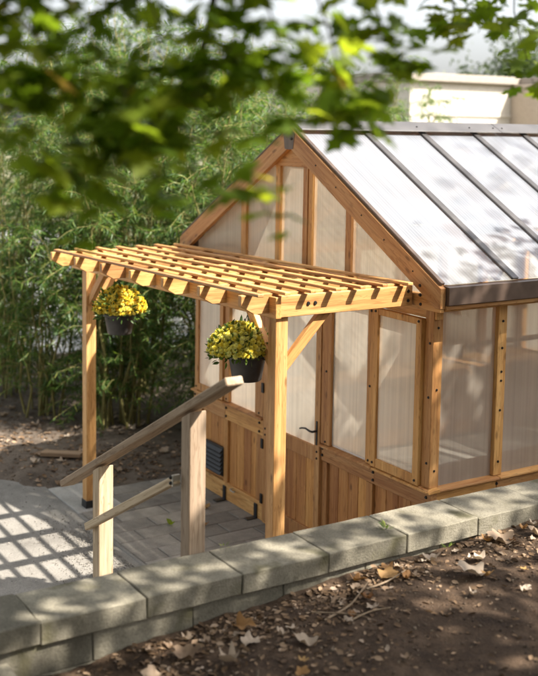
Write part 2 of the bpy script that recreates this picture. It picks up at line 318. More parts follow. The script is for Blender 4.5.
# leaf templates (local x = length)
WILLOW_V = np.array([(0, 0, 0), (.3, .058, .03), (.3, -.058, .03), (.66, .042, .01), (.66, -.042, .01), (1, 0, -.06), (.35, 0, 0), (.66, 0, -.02)])
WILLOW_F = np.array([(0, 2, 6, 1), (1, 6, 7, 3), (6, 2, 4, 7), (3, 7, 4, 5)])
ob = [(-.02, 0), (.02, -.10), (-.08, -.30), (.12, -.24), (.15, -.50), (.30, -.36), (.42, -.55), (.46, -.26), (.50, -.12), (.66, -.28), (.72, -.12), (1.0, 0)]
ml = [(x, y) for x, y in ob] + [(x, -y) for x, y in ob[-2:0:-1]]
MAPLE_V = np.array([(.30, 0, .02)] + [(x, y, -.10 * (y * y) * 2 - .06 * x * x + .02 * math.sin(9 * y + 5 * x)) for x, y in ml] + [(-.45, .004, .05), (-.45, -.004, .05)])
nml = len(ml)
MAPLE_F = np.array([(0, 1 + i, 1 + (i + 1) % nml) for i in range(nml)] + [(1, nml + 1, nml + 2)])
LITTER_V = np.array([(0, 0, 0), (.35, .26, .12), (.35, -.26, .10), (.7, .22, .02), (.72, -.2, .16), (1, 0, .08), (.45, 0, .0)])
LITTER_F = np.array([(0, 6, 1), (0, 2, 6), (1, 6, 3), (2, 4, 6), (3, 6, 5), (6, 4, 5)])

# ------------------------------------------------------------------ ground and paving
def sheet(name, x0, x1, y0, y1, step, zf, mat, smooth=True):
    nx = max(2, int((x1 - x0) / step) + 1); ny = max(2, int((y1 - y0) / step) + 1)
    xs = np.linspace(x0, x1, nx); ys = np.linspace(y0, y1, ny)
    V = np.array([(x, y, zf(x, y)) for x in xs for y in ys])
    i = np.arange((nx - 1))[:, None] * ny + np.arange(ny - 1)[None]; i = i.ravel()
    F = np.stack([i, i + ny, i + ny + 1, i + 1], 1)
    return structure(put(name, np_mesh(name, V, F, smooth=smooth), mat, Matrix()))
def nz(x, y, s, o=0): return noise.noise(Vector((x * s, y * s, o)))
sheet('ground', -300, 300, -300, 300, 20, lambda x, y: -.09, M['grass_far'])
sheet('parking_lot', -34, -6.2, -14, 7.5, 1.0, lambda x, y: -.045, M['lot'])
sheet('path', -6.3, 2.6, -7, -1.19, .12, lambda x, y: -.004 + .006 * nz(x, y, 1.7), M['concrete'])
def bed_z(x, y):
    e = min(1, max(0, (-1.78 - x) / .5)) if y > -1.15 else min(1, max(0, (y + 1.62 + .12 * nz(x, 3, 2.0)) / .35)) * min(1, max(0, (-1.84 - x) / .4))
    return -.035 + e * (.075 + .05 * nz(x, y, 1.1) + .022 * nz(x, y, 5) + .014 * nz(x, y, 15))
sheet('planting_bed', -7.2, -1.78, -2.0, 7.5, .055, bed_z, M['bedsoil'])
# pavers: laid on a dark joint bed, running bond
pb = sheet('patio', -1.80, 2.27, -1.18, 4.2, 1.0, lambda x, y: -.014, M['joint'])
WM[pb.name] = Matrix()
pl, pw, gap = .42, .205, .006
pv_me = []
for v in range(4):
    bm = bmesh.new(); bmesh.ops.create_cube(bm, size=1, matrix=Matrix.Diagonal((pw - gap, pl - gap, .05, 1)))
    bmesh.ops.bevel(bm, geom=[e for e in bm.edges if all(q.co.z > 0 for q in e.verts)], offset=.005, segments=1, affect='EDGES')
    me = bm_mesh(bm, 'paver'); me.materials.append(M['paver']); pv_me.append(me)
r = 0; x = -1.80 + pw / 2
while x < 2.27 - pw / 2:
    y = -1.18 + pl / 2 - (pl / 2 if r % 2 else 0)
    while y < 1.1:
        cut = y - pl / 2 < -1.185
        if cut and not any(k.name.startswith('half') for k in pv_me[:0]):
            me = box_mesh(pw - gap, pl / 2 - gap, .05, .005)
            if not me.materials: me.materials.append(M['paver'])
            loc = (x, -1.18 + pl / 4, -.022)
        else:
            me = random.choice(pv_me); loc = (x, y, -.022)
        mw = Matrix.Translation(Vector(loc) + Vector((0, 0, random.uniform(-.002, .003)))) @ Matrix.Rotation(random.gauss(0, .004), 4, 'Z') @ Matrix.Rotation(random.gauss(0, .004), 4, 'X')
        put('paver', me, M['paver'], mw, pb)
        y += pl
    x += pw; r += 1
# concrete footing slab and pale edging at the patio's outer corner
structure(block('footing_slab', -2.02, -1.32, -1.20, -.80, -.05, .008, M['slab'], bev=.006))
structure(block('edging_strip', -1.31, 2.2, -1.215, -1.182, -.06, .006, M['concrete'], bev=.006))
# loose gravel patch on the path
def octa(n, pos, sc, name, mat, flat=.6):
    tv = np.array([(1, 0, 0), (-1, 0, 0), (0, 1, 0), (0, -1, 0), (0, 0, flat), (0, 0, -flat)]); tf = np.array([(0, 2, 4), (2, 1, 4), (1, 3, 4), (3, 0, 4), (2, 0, 5), (1, 2, 5), (3, 1, 5), (0, 3, 5)])
    V, F, T = scatter(tv, tf, pos, rand_rot(n), sc, rng.random(n))
    return stuff(put(name, np_mesh(name, V, F, T), mat, Matrix()))
n = 2600; gp = np.stack([rng.normal(-.15, .55, n), -1.27 - np.abs(rng.normal(0, .22, n)), np.full(n, .004)], 1)
n2 = 900; gp2 = np.stack([rng.uniform(-5, 2, n2), rng.uniform(-3, -1.25, n2), np.full(n2, .003)], 1)
g = octa(n + n2, np.vstack([gp, gp2]), rng.uniform(.002, .007, n + n2), 'gravel', M['gravel'])
tag(g, 'fine grey gravel spilled over the path beside the paved patio', 'gravel')

# raised soil terrace on the near side of the wall
def terr_z(x, y):
    a = min(1, max(0, (y + 2.75) / 2.6)); z = .86 + .15 * a ** .7
    z += .055 * max(0, x - 2.6) + .02 * max(0, x - 3.6)
    return z + .035 * nz(x, y, 1.2, 3) + .02 * nz(x, y, 4, 5) + .010 * nz(x, y, 13, 1) + .006 * nz(x, y, 30, 2)
tz = sheet('terrace', 2.585, 14, -3.12, 9, .045, terr_z, M['soil'])
sheet('terrace_slope', 2.95, 14, -9, -3.0, .12, lambda x, y: terr_z(x, -2.9) - .05 * max(0, -3.1 - y), M['soil'])

# unseen rising ground, added to block low sky light behind the camera
M['sky_block'] = rough_mat('sky_block', [(.3, (.03, .035, .015)), (.7, (.08, .075, .04))], scale=1.5, bump=1.0, bscale=14, bdist=.1)
sheet('sky_block_bank', 8.0, 40, -40, 40, .8, lambda x, y: .9 + .62 * (x - 8) + .35 * nz(x, y, .4) if x < 24 else 10.8 + .3 * nz(x, y, .4), M['sky_block'])
sheet('sky_block_bank', 3.4, 8.0, -40, -8.5, .8, lambda x, y: .4 + .5 * (-8.5 - y) + .3 * nz(x, y, .4) if y > -24 else 8.1, M['sky_block'])

# ------------------------------------------------------------------ retaining wall
rw = thing('retaining_wall', (2.44, 0, 0), 'low grey concrete block retaining wall with wide flat cap stones', 'wall')
def stone_mesh(sx, sy, sz, seed):
    bm = bmesh.new(); bmesh.ops.create_cube(bm, size=1, matrix=Matrix.Diagonal((sx, sy, sz, 1)))
    bmesh.ops.subdivide_edges(bm, edges=bm.edges[:], cuts=5, use_grid_fill=True)
    bmesh.ops.bevel(bm, geom=[e for e in bm.edges if len(e.link_faces) == 2 and e.calc_face_angle() > 1], offset=.004, segments=1, affect='EDGES')
    for v in bm.verts:
        v.co += Vector((nz(v.co.y * 7, v.co.z * 7, 1, seed), nz(v.co.x * 7, v.co.z * 7, 1, seed + 9), nz(v.co.x * 7, v.co.y * 7, 1, seed + 5) * .6)) * .006
    return bm_mesh(bm, 'stone')
caps = [stone_mesh(.325, .4815, .0985, s) for s in range(5)]; blks = [stone_mesh(.27, .4815, .1435, s + 20) for s in range(5)]
y0 = -2.98 - .485 / 2
for i in range(17):
    y = y0 + i * .485
    if i > 0 or True:
        put('cap_stone', caps[i % 5], M['stone'], Matrix.Translation((2.44 + random.gauss(0, .004), y, 1.05 + random.gauss(0, .002))) @ Matrix.Rotation(math.pi * (i % 2) + random.gauss(0, .006), 4, 'Z'), rw)
    for c in range(3):
        put('wall_block', blks[(i + c) % 5], M['stone'], Matrix.Translation((2.44, y + (.2425 if c % 2 == 0 else 0), 1.0 - .073 - c * .145)) @ Matrix.Rotation(math.pi * ((i + c) % 2), 4, 'Z'), rw)
block('wall_base', 2.32, 2.565, -3.2, 5.0, -.1, .56, M['stone'], rw, bev=.01)
# lower return at the left end
for k in range(6):
    put('cap_stone', caps[k % 5], M['stone'], Matrix.Translation((2.63 + .245 + k * .485, -3.295, .93)) @ Matrix.Rotation(math.pi / 2, 4, 'Z'), rw)
    put('wall_block', blks[k % 5], M['stone'], Matrix.Translation((2.75 + .245 + k * .485, -3.295, .805)) @ Matrix.Rotation(math.pi / 2, 4, 'Z'), rw)

# ------------------------------------------------------------------ greenhouse
def sheet_faces(o, n):
    me = o.data
    if len(me.materials) < 2: me.materials.append(M['clear'])
    n = Vector(n)
    for p in me.polygons: p.material_index = 0 if p.normal.dot(n) > .9 else 1
    return o
gh = thing('greenhouse', (0, 1.9, 0), 'cedar framed greenhouse with cloudy ribbed panes and a grey barred roof', 'greenhouse')
LEN = 3.94; X = 1.56; SL = .568; RZ = 3.155
cd, cb = M['cedar'], M['cedar_board']
bolt_bm = bmesh.new(); bmesh.ops.create_cone(bolt_bm, cap_ends=True, segments=8, radius1=.010, radius2=.007, depth=.008); BOLT = bm_mesh(bolt_bm, 'bolt'); BOLT.materials.append(M['bolt'])
def bolt(p, nrm, parent, s=1.0):
    mw = Vector(nrm).to_track_quat('Z', 'Y').to_matrix().to_4x4(); mw.translation = Vector(p); put('bolt', BOLT, None, mw @ Matrix.Scale(s, 4), parent)
# corner posts
for sx in (-1, 1):
    for (ya, yb) in ((0, .08), (LEN - .08, LEN)):
        xa, xb = sorted((sx * (X - .08), sx * X)); block('corner_post', xa, xb, ya, yb, .857, 2.04, cd, gh)
    for (ya, yb) in ((.01, .08), (LEN - .08, LEN - .01)):
        xa, xb = sorted((sx * (X - .085), sx * (X - .008))); block('corner_post', xa, xb, ya, yb, 0, .79, cd, gh)
# front wall: rails
def rail(x0, x1, z0, z1, ya=-.002, yb=.05, mat=cd, nm='rail'): return block(nm, x0, x1, ya, yb, z0, z1, mat, gh)
rail(-1.59, -1.04, .70, .835, -.006, .05); rail(-1.04, -.43, .70, .838, -.004, .05)
rail(.37, 1.0, .727, .838, -.004, .05); rail(1.0, 1.585, .727, .835, -.006, .05)
for a, b in ((-1.60, -1.035), (-1.03, -.425), (.362, .99), (.995, 1.60)):      # sloping sill boards on the rails
    prism('sill', [(a, -.035, .834), (a, -.035, .848), (a, .062, .862), (a, .062, .834)], (b - a, 0, 0), cd, (0, 1, 0), gh)
for a, b in ((-1.585, -1.04), (-1.04, -.425), (.365, 1.0), (1.0, 1.585)):
    rail(a, b, .005, .152, .0, .045, nm='base_rail')
rail(-1.58, 1.58, 1.955, 2.045, .006, .06, nm='top_plate')
# lower studs and boards
for a, b in ((-1.08, -1.015), (-.555, -.425), (.365, .425), (.895, .965), (1.48, 1.552)):
    block('stud', a, b, .008, .055, .152, .72, cd, gh)
def boards(x0, x1, z0, z1, y, parent, wd=.118, t=.016):
    n = max(1, round((x1 - x0) / wd)); w = (x1 - x0) / n
    for k in range(n): block('board', x0 + k * w + .0015, x0 + (k + 1) * w - .0015, y, y + t, z0, z1, cb, parent, bev=.004)
boards(-1.475, -1.08, .145, .73, .03, gh); boards(-1.015, -.555, .145, .73, .03, gh)
boards(.425, .895, .145, .73, .03, gh); boards(.965, 1.48, .145, .73, .03, gh)
# louvred vent in the left panel
vt = block('vent', -1.385, -1.075, -.004, .02, .19, .44, M['black'], gh)
for k in range(6): prism('louvre', [(-1.375, -.006, .205 + k * .038), (-1.375, -.026, .200 + k * .038), (-1.375, -.026, .207 + k * .038), (-1.375, -.004, .232 + k * .038)], (.29, 0, 0), M['black'], (1, 0, 0), vt, bev=0)
# upper: mullions, sashes and panes
def pane(x0, x1, z0, z1, y, parent, mat=None, nm='pane'):
    mw = Matrix.Translation(((x0 + x1) / 2, y, (z0 + z1) / 2)); return sheet_faces(put(nm, box_mesh(x1 - x0, .006, z1 - z0, 0).copy(), mat or M['poly_wall'], mw, parent), (0, -1, 0))
def multi(name, boxes, mat, parent):
    bm = bmesh.new()
    c = Vector((sum((b[0] + b[1]) / 2 for b in boxes), sum((b[2] + b[3]) / 2 for b in boxes), sum((b[4] + b[5]) / 2 for b in boxes))) / len(boxes)
    # local x is world z, so the grain runs up the stiles
    mw = axes((0, 0, 1), (0, -1, 0)); mw.translation = c; inv = mw.inverted()
    for (a, b, e, f, g, h) in boxes:
        r = bmesh.ops.create_cube(bm, size=1, matrix=inv @ Matrix.Translation(((a + b) / 2, (e + f) / 2, (g + h) / 2)) @ Matrix.Diagonal((b - a, f - e, h - g, 1)))
        es = list({ed for v in r['verts'] for ed in v.link_edges}); bmesh.ops.bevel(bm, geom=es, offset=.0025, segments=1, affect='EDGES')
    return put(name, bm_mesh(bm, name), mat, mw, parent)
def sash(x0, x1, z0, z1, w=.055, wb=.062, ya=-.028, yb=.012):
    o = multi('window_sash', [(x0, x0 + w, ya, yb, z0, z1), (x1 - w, x1, ya, yb, z0, z1), (x0 + w, x1 - w, ya + .002, yb - .002, z0, z0 + wb), (x0 + w, x1 - w, ya + .002, yb - .002, z1 - wb * .7, z1)], cd, gh)
    pane(x0 + w - .004, x1 - w + .004, z0 + wb - .004, z1 - wb * .7 + .004, -.008, o)
    for xx in (x0 + w / 2, x1 - w / 2): bolt((xx, ya - .003, z0 + .03), (0, -1, 0), o); bolt((xx, ya - .003, z1 - .02), (0, -1, 0), o)
    return o
sash(-1.535, -1.055, .858, 1.95); sash(.975, 1.475, .858, 1.95)
for a, b in ((-1.05, -.975), (-.555, -.43), (.365, .48), (.90, .972)):
    block('mullion', a, b, -.012, .05, .857, 1.956, cd, gh)
for z in (.88, 1.4, 1.92):
    for xx in (-1.012, -.49, .425, .936): bolt((xx, -.014, z), (0, -1, 0), gh)
pane(-.98, -.552, .85, 1.96, .02, gh); pane(.477, .903, .85, 1.96, .02, gh)
multi('glazing_bead', [(.48, .488, .008, .018, .862, 1.955), (.892, .90, .008, .018, .862, 1.955), (.488, .892, .008, .018, .862, .872)], M['alu'], gh)
for xx, zz in ((-1.02, .80), (-1.02, .73), (.99, .81), (.99, .755), (.385, .82), (.385, .77), (1.545, .80), (1.545, .76), (-.49, .80), (-.49, .73), (-1.565, .80), (.96, .832)):
    bolt((xx, -.010, zz), (0, -1, 0), gh, 1.15)
# door
dr = multi('door', [(-.42, -.352, -.018, .03, .03, 1.95), (.295, .362, -.018, .03, .03, 1.95), (-.352, .295, -.016, .028, .70, .812), (-.352, .295, -.016, .028, .03, .165), (-.352, .295, -.016, .028, 1.88, 1.95)], cd, gh)
pane(-.356, .299, .808, 1.884, .008, dr); boards(-.352, .295, .16, .705, .004, dr)
block('handle_plate', .318, .338, -.024, -.018, .83, 1.01, M['black'], dr, bev=.002)
tubes('handle', [([(.328, -.022, .935), (.328, -.06, .935), (.31, -.07, .937), (.25, -.068, .945), (.20, -.066, .935), (.175, -.066, .925)], .009, .006)], M['black'], dr, sides=8)
for zz in (.20, .65, 1.1, 1.75): block('hinge', -.437, -.405, -.030, -.0185, zz - .04, zz + .04, M['bolt'], dr, bev=.003)
for zz in (.78, .73): bolt((.33, -.02, zz), (0, -1, 0), dr); bolt((-.385, -.02, zz), (0, -1, 0), dr)
# floor brackets and hook on the front
for xx in (-1.035, -.53):
    block('floor_bracket', xx - .022, xx + .022, -.012, -.002, .0, .125, M['black'], gh, bev=.002); block('floor_bracket', xx - .03, xx + .03, -.10, -.013, .002, .012, M['black'], gh, bev=.002)
tubes('hook', [([(-.90, -.004, .135), (-.90, -.03, .135), (-.88, -.034, .13), (-.84, -.03, .126), (-.82, -.03, .14)], .005, .005)], M['galv'], gh, sides=6)
# door sill
block('threshold', -.42, .362, -.012, .06, .004, .028, cd, gh)
# side walls
for sx in (1, -1):
    def sb(nm, xa, xb, *a, **k): xa, xb = sorted((sx * xa, sx * xb)); return block(nm, xa, xb, *a, **k)
    pr = [(sx * (X + .035), 0, .834), (sx * (X + .035), 0, .848), (sx * (X - .07), 0, .862), (sx * (X - .07), 0, .834)]
    for a, b in ((-.03, .59), (.594, 1.14), (1.144, 1.69), (1.694, 2.24), (2.244, 2.79), (2.794, 3.34), (3.344, LEN + .03)):
        prism('sill', [(p[0], a, p[2]) for p in pr], (0, b - a, 0), cd, (0, 1, 0), gh)
        sb('rail', X - .05, X + .002, a + .03 if a < 0 else a, b, .735, .834, cd, gh)
    sb('top_plate', X - .06, X + .012, .08, LEN - .08, 2.0, 2.056, cd, gh)
    ys = [.08] + [.555 + .55 * k for k in range(6)]
    for k in range(6): sb('stud', X - .06, X + .004, .555 + .55 * k, .632 + .55 * k, .857, 2.0, cd, gh)
    for k in range(7):
        a = .075 if k == 0 else .625 + .55 * (k - 1); b = .56 + .55 * k if k < 6 else LEN - .075
        mw = axes((0, 1, 0), (0, 0, 1)); mw.translation = Vector((sx * (X - .03), (a + b) / 2, 1.43)); sheet_faces(put('pane', box_mesh(b - a, .006, 1.15, 0).copy(), M['poly_side_shaded'], mw, gh), (0, -sx, 0))
        n = 5; w = (b - a + .07) / n
        for q in range(n): sb('board', X - .035, X - .018, a - .035 + q * w + .0015, a - .035 + (q + 1) * w - .0015, .02, .735, cb, gh, bev=.004)
    if sx == 1:
        for yy in (.04, .59, 1.14): bolt((X + .005, yy, .80), (1, 0, 0), gh, 1.15)
        for zz in (.95, 1.3, 1.5, 1.56, 1.72, 1.9):
            for yy in (.594, 1.144): bolt((X + .006, yy, zz), (1, 0, 0), gh)
        for zz in (.97, 1.5, 1.9): bolt((X + .001, .04, zz), (1, 0, 0), gh)
        for zz in (1.02, 1.45, 1.8): bolt((X - .03, -.002, zz), (0, -1, 0), gh)
# back wall
block('back_rail', -1.48, 1.48, LEN - .05, LEN, .735, .86, cd, gh); block('top_plate', -1.48, 1.48, LEN - .05, LEN, 1.96, 2.045, cd, gh)
for k in range(4):
    a = -1.48 + k * .74; pane(a + .035, a + .705, .86, 1.96, LEN - .025, gh, M['poly_wall'])
    if k: block('mullion', a - .035, a + .035, LEN - .05, LEN, .86, 1.96, cd, gh)
boards(-1.48, 1.48, .02, .735, LEN - .04, gh, wd=.2)
# gables
for (yf, sgn) in ((-.092, 1), (LEN + .052, 1)):
    for sx in (-1, 1):
        pts = [(0, RZ), (1.718, RZ - SL * 1.718), (1.718, 2.052), (1.672, 2.050), (0, RZ - .155)]
        prism('gable_rafter', [(sx * p[0], yf, p[1]) for p in pts], (0, .04, 0), cd, (sx, 0, -SL), gh)
yg = -.05
for sx in (-1, 1): xa, xb = sorted((sx * 1.30, sx * 1.712)); block('lookout', xa, xb, -.087, -.0515, 2.026, 2.118, cd, gh)
prism('gable_rail', [(-1.62, yg, 2.045), (1.62, yg, 2.045), (1.53, yg, 2.112), (-1.53, yg, 2.112)], (0, .055, 0), cd, (1, 0, 0), gh)
prism('gable_rail', [(-1.6, LEN, 2.045), (1.6, LEN, 2.045), (1.5, LEN, 2.112), (-1.5, LEN, 2.112)], (0, .05, 0), cd, (1, 0, 0), gh)
def under(x): return RZ - .155 - SL * abs(x)
for xc, w in ((-.715, .075), (-.215, .06), (.155, .06), (.222, .045), (.69, .065)):
    a, b = xc - w / 2, xc + w / 2
    prism('gable_stud', [(a, yg + .006, 2.112), (b, yg + .006, 2.112), (b, yg + .006, under(b)), (a, yg + .006, under(a))], (0, .045, 0), cd, (0, 0, 1), gh)
prism('gable_block', [(-.31, yg - .003, 2.86), (.31, yg - .003, 2.86), (.235, yg - .003, 2.905), (0, yg - .003, 3.03), (-.235, yg - .003, 2.905)], (0, .04, 0), cd, (1, 0, 0), gh)
for yy in (yg + .028, LEN + .02):
    edges = [-1.5, -.715, -.19, .19, .69, 1.5]
    for a, b in zip(edges[:-1], edges[1:]):
        pts = [(a, 2.10), (b, 2.10), (b, under(b) + .02)] + ([(0, under(0) + .02)] if a < 0 < b else []) + [(a, under(a) + .02)]
        c = Vector((sum(p[0] for p in pts) / len(pts), yy, sum(p[1] for p in pts) / len(pts)))
        bm = bmesh.new(); f = bm.faces.new([bm.verts.new((p[0] - c.x, 0, p[1] - c.z)) for p in pts]); bmesh.ops.extrude_face_region(bm, geom=[f])
        for v in bm.verts[len(pts):]: v.co.y += .006
        bmesh.ops.recalc_face_normals(bm, faces=bm.faces[:])
        sheet_faces(put('gable_pane', bm_mesh(bm, 'gable_pane'), M['poly_gable'], Matrix.Translation(c), gh), (0, -1, 0))
prism('apex_plate', [(.0, -.0945, RZ - .004), (.075, -.0945, RZ - .05), (.055, -.0945, RZ - .165), (.0, -.0945, RZ - .17)], (0, .0024, 0), M['bronze'], (0, 0, 1), gh, bev=0)
prism('apex_plate', [(.0, -.0945, RZ - .004), (-.075, -.0945, RZ - .05), (-.055, -.0945, RZ - .165), (.0, -.0945, RZ - .17)], (0, .0024, 0), M['bronze'], (0, 0, 1), gh, bev=0)
bolt((.035, -.097, RZ - .09), (0, -1, 0), gh, 1.3)
for xx, zz in ((1.523, 2.175), (1.526, 2.116)): bolt((xx, -.094, zz), (0, -1, 0), gh, 1.2)
for xx, zz in ((1.529, 2.057),): bolt((xx, -.089, zz), (0, -1, 0), gh, 1.2)
for xx in (.35, .6, .9, 1.15, 1.45): bolt((xx, -.093, RZ - SL * xx - .075), (0, -1, 0), gh, .7)
# roof
for sx in (-1, 1):
    sd = Vector((sx, 0, -SL)).normalized(); nr = Vector((sx * SL, 0, 1)).normalized()
    top = Vector((sx * .03, 0, RZ - .012)); Ls = (1.70 - .03) / abs(sd.x)
    ys = [-.05] + [.545 + .55 * k for k in range(7)]
    for k in range(7):
        a, b = ys[k] + .003, ys[k + 1] - .003
        mw = axes((0, 1, 0), nr)
        mw.translation = top + sd * Ls / 2 + Vector((0, (a + b) / 2, 0)); sheet_faces(put('roof_panel', box_mesh(b - a, Ls, .008, 0).copy(), M['poly_roof'], mw, gh), (0, 0, 1))
    for k in range(8):
        y = ys[k]; w = .058
        if k == 0: continue
        beam('roof_bar', top + sd * .01 + nr * .012 + Vector((0, y, 0)), top + sd * (Ls + .004) + nr * .012 + Vector((0, y, 0)), w, .016, M['roofbar'], gh, nr, bev=.004)
        beam('rafter', top + sd * .05 - nr * .055 + Vector((0, y, 0)), top + sd * (Ls - .12) - nr * .055 + Vector((0, y, 0)), .04, .085, cd, gh, nr)
    # slim trim along the gable edge, gutter and fascia at the eave
    beam('edge_trim', top + nr * .013 + Vector((0, -.066, 0)), top + sd * Ls + nr * .013 + Vector((0, -.066, 0)), .03, .014, M['bronze'], gh, nr, bev=.002)
    e = [(1.690, 2.192), (1.752, 2.186), (1.752, 2.078), (1.745, 2.072), (1.715, 2.072), (1.715, 2.18), (1.69, 2.183)]
    prism('gutter', [(sx * p[0], -.05, p[1]) for p in e], (0, LEN + .08, 0), M['bronze'], (0, 1, 0), gh, bev=0)
    prism('fascia', [(sx * p[0], -.05, p[1]) for p in ((1.575, 2.058), (1.728, 2.045), (1.728, 2.070), (1.575, 2.083))], (0, LEN + .05, 0), cd, (0, 1, 0), gh)
    for k in range(2):
        a = -.07 + k * 1.98; ln = 1.975
        prism('ridge_cap', [(0, a, RZ + .052), (sx * .135, a, RZ - .018), (sx * .135, a, RZ - .026), (0, a, RZ + .044)], (0, ln, 0), M['ridge'], (0, 1, 0), gh, bev=.001)
    for yy in (.28, .5, 1.05, 1.6, 1.86, 1.96, 2.5, 3.1): bolt((sx * .08, yy, RZ + .014), nr, gh, .8)
block('ridge_beam', -.02, .02, -.05, LEN + .05, RZ - .15, RZ - .03, cd, gh)
structure(block('bounce_slab', -1.46, 1.46, .09, LEN - .06, .004, .014, M['bounce_floor'], bev=0))  # pale slab added to bounce light up behind the panes
# inside: staging shelves with wooden slats
for sx, z, w in ((-1, .86, .5), (-1, 1.42, .3), (1, .80, .45), (1, 1.74, .16)):
    st = thing('plant_shelf', (sx * 1.3, 1.9, z), {(-1, .86): 'wide slatted shelf inside greenhouse along its far wall, lower', (-1, 1.42): 'narrow slatted shelf inside greenhouse along its far wall, upper', (1, .80): 'slatted shelf behind the side panes at sill height', (1, 1.74): 'narrow pale shelf showing high behind the side panes'}[(sx, z)], 'shelf')
    for k in range(int(w / .085)):
        xa = X - .10 - k * .085; xa, xb = sorted((sx * xa, sx * (xa - .07))); block('slat', xa, xb, .12, LEN - .15, z - .02, z, M['cedar'], st)
    for yy in (.3, 1.5, 2.7, 3.6): xa, xb = sorted((sx * (X - .09), sx * (X - .09 - w + .02))); block('bracket', xa, xb, yy, yy + .04, z - .075, z - .022, M['cedar'], st)

# ------------------------------------------------------------------ pergola
pg = thing('pergola', (0, -1.06, 0), 'open slatted cedar pergola on two posts in front of greenhouse door', 'pergola')
PB, PT = 2.0, 2.128
def tl(x): return .012 + .020 * x            # the top sits a touch higher at the near post
for sx in (-1, 1):
    xa = 1.355 if sx > 0 else -1.475; xb = xa + .085; dz = tl(xa)
    block('post', xa, xb, -1.105, -1.02, .03, PB + dz - .001, cd, pg)
    ba = block('post_bracket', xa - .006, xb + .006, -1.111, -1.014, .006, .07, M['black'], pg, bev=.002)
    xo = 1.425 if sx > 0 else -1.555
    block('side_beam', xo, xo + .038, -1.10, -.10, PB + dz + .001, PT + dz, cd, pg)
    for zz in (PB + .035, PB + .095): bolt((xo + (.039 if sx > 0 else -.001), -.135, zz + dz), (sx, 0, 0), pg, 1.3)
    for yy in (-.895, -.845): bolt((xo + (.039 if sx > 0 else -.001), yy, PB + .072 + dz), (sx, 0, 0), pg, 1.5)
    # knee braces: one along the side beam, one along the front beam
    xm = (xa + xb) / 2 + .01 * sx
    prism('brace', [(xm - .02, -1.022, 1.78), (xm - .02, -1.022, 1.70), (xm - .02, -.70, 2.0 + dz), (xm - .02, -.79, 2.0 + dz)], (.04, 0, 0), cd, (0, 1, 1), pg)
    s_ = -sx; xi = xa if sx > 0 else xb
    prism('brace', [(xi, -1.085, 1.78), (xi, -1.085, 1.69), (xi + s_ * .31, -1.085, 2.0 + dz), (xi + s_ * .22, -1.085, 2.0 + dz)], (0, .04, 0), cd, (s_, 0, 1), pg)
beam('front_beam', (-1.60, -1.127, (PB + PT) / 2 - .002 + tl(-1.6)), (1.50, -1.127, (PB + PT) / 2 - .002 + tl(1.5)), .038, .126, cd, pg)
beam('ledger', (-1.54, -.113, 2.07 + tl(-1.54)), (1.42, -.113, 2.07 + tl(1.42)), .034, .10, cd, pg)
for k in range(7):
    x = -1.578 + k * .4945; dz = tl(x)
    prism('rafter', [(x, -1.335, PT + .012 + dz), (x, -.132, PT + .012 + dz), (x, -.132, PB + .026 + dz), (x, -1.245, PB + .026 + dz), (x, -1.335, PB + .078 + dz)], (.036, 0, 0), cd, (0, 1, 0), pg)
for k in range(7):
    y = -1.275 + k * .1815; a_, b_ = -1.62 + random.uniform(-.012, .012), 1.535 + random.uniform(-.012, .012)
    beam('slat', (a_, y, PT + .022 + tl(a_)), (b_, y, PT + .022 + tl(b_)), .042, .018, cd, pg)

# ------------------------------------------------------------------ handrail
hr = thing('handrail', (1.6, -2.06, 0), 'weathered wooden handrail on two square posts rising toward the stone wall', 'handrail')
wd = M['weathered']
def rz_(x): return 1.0 + (x - .64) * .5235
for (xa, ya) in ((1.085, -2.105), (2.165, -2.105)):
    ztop = rz_(xa) - .055
    prism('post', [(xa, ya, 0), (xa + .089, ya, 0), (xa + .089, ya, ztop + .047), (xa, ya, ztop)], (0, .089, 0), wd, (0, 0, 1), hr, bev=.004)
d = Vector((1, 0, .5235)).normalized(); nu = Vector((-.5235, 0, 1)).normalized()
p0 = Vector((.60, -2.066, .96)); p1 = Vector((2.60, -2.066, rz_(2.60) - .015))
beam('top_rail', p0, p1, .092, .040, wd, hr, nu, bev=.005)
beam('lower_rail', (1.06, -2.126, .845), (2.16, -2.126, 1.44), .038, .042, wd, hr, (-.5, 0, 1), bev=.004)
block('joist_hanger', 2.147, 2.1635, -2.148, -2.107, 1.405, 1.462, M['galv'], hr, bev=.002)
for zz in (1.42, 1.448): bolt((2.143, -2.152, zz), (-1, -1, 0), hr)

# ------------------------------------------------------------------ hanging flower pots
def lathe(name, prof, mat, mw, parent, seg=32):
    V, F = [], []
    for r, z in prof:
        for s in range(seg): a = 2 * math.pi * s / seg; V.append((r * math.cos(a), r * math.sin(a), z))
    for i in range(len(prof) - 1):
        for s in range(seg): F.append((i * seg + s, i * seg + (s + 1) % seg, (i + 1) * seg + (s + 1) % seg, (i + 1) * seg + s))
    return put(name, np_mesh(name, np.array(V), np.array(F), smooth=True), mat, mw, parent)
def flower_mesh(seed):
    rg = np.random.default_rng(seed); V, F = [], []
    for ring, (n, l, e) in enumerate(((10, 1.0, -.15), (10, .95, .35), (8, .85, .8), (5, .75, 1.25))):
        for k in range(n):
            a = 2 * math.pi * (k + .5 * ring) / n + rg.normal(0, .08); ll = l * rg.uniform(.85, 1.1); ee = e + rg.normal(0, .08)
            c, s_ = math.cos(a), math.sin(a); px, py = -s_ * .30, c * .30; b = len(V)
            tip = (c * ll * math.cos(ee), s_ * ll * math.cos(ee), ll * math.sin(ee)); mid = tuple(q * .72 for q in tip)
            V += [(0, 0, 0), (mid[0] + px, mid[1] + py, mid[2] + .03), tip, (mid[0] - px, mid[1] - py, mid[2] + .03)]; F.append((b, b + 1, b + 2, b + 3))
    return np_mesh('flower', np.array(V), np.array(F), smooth=True)
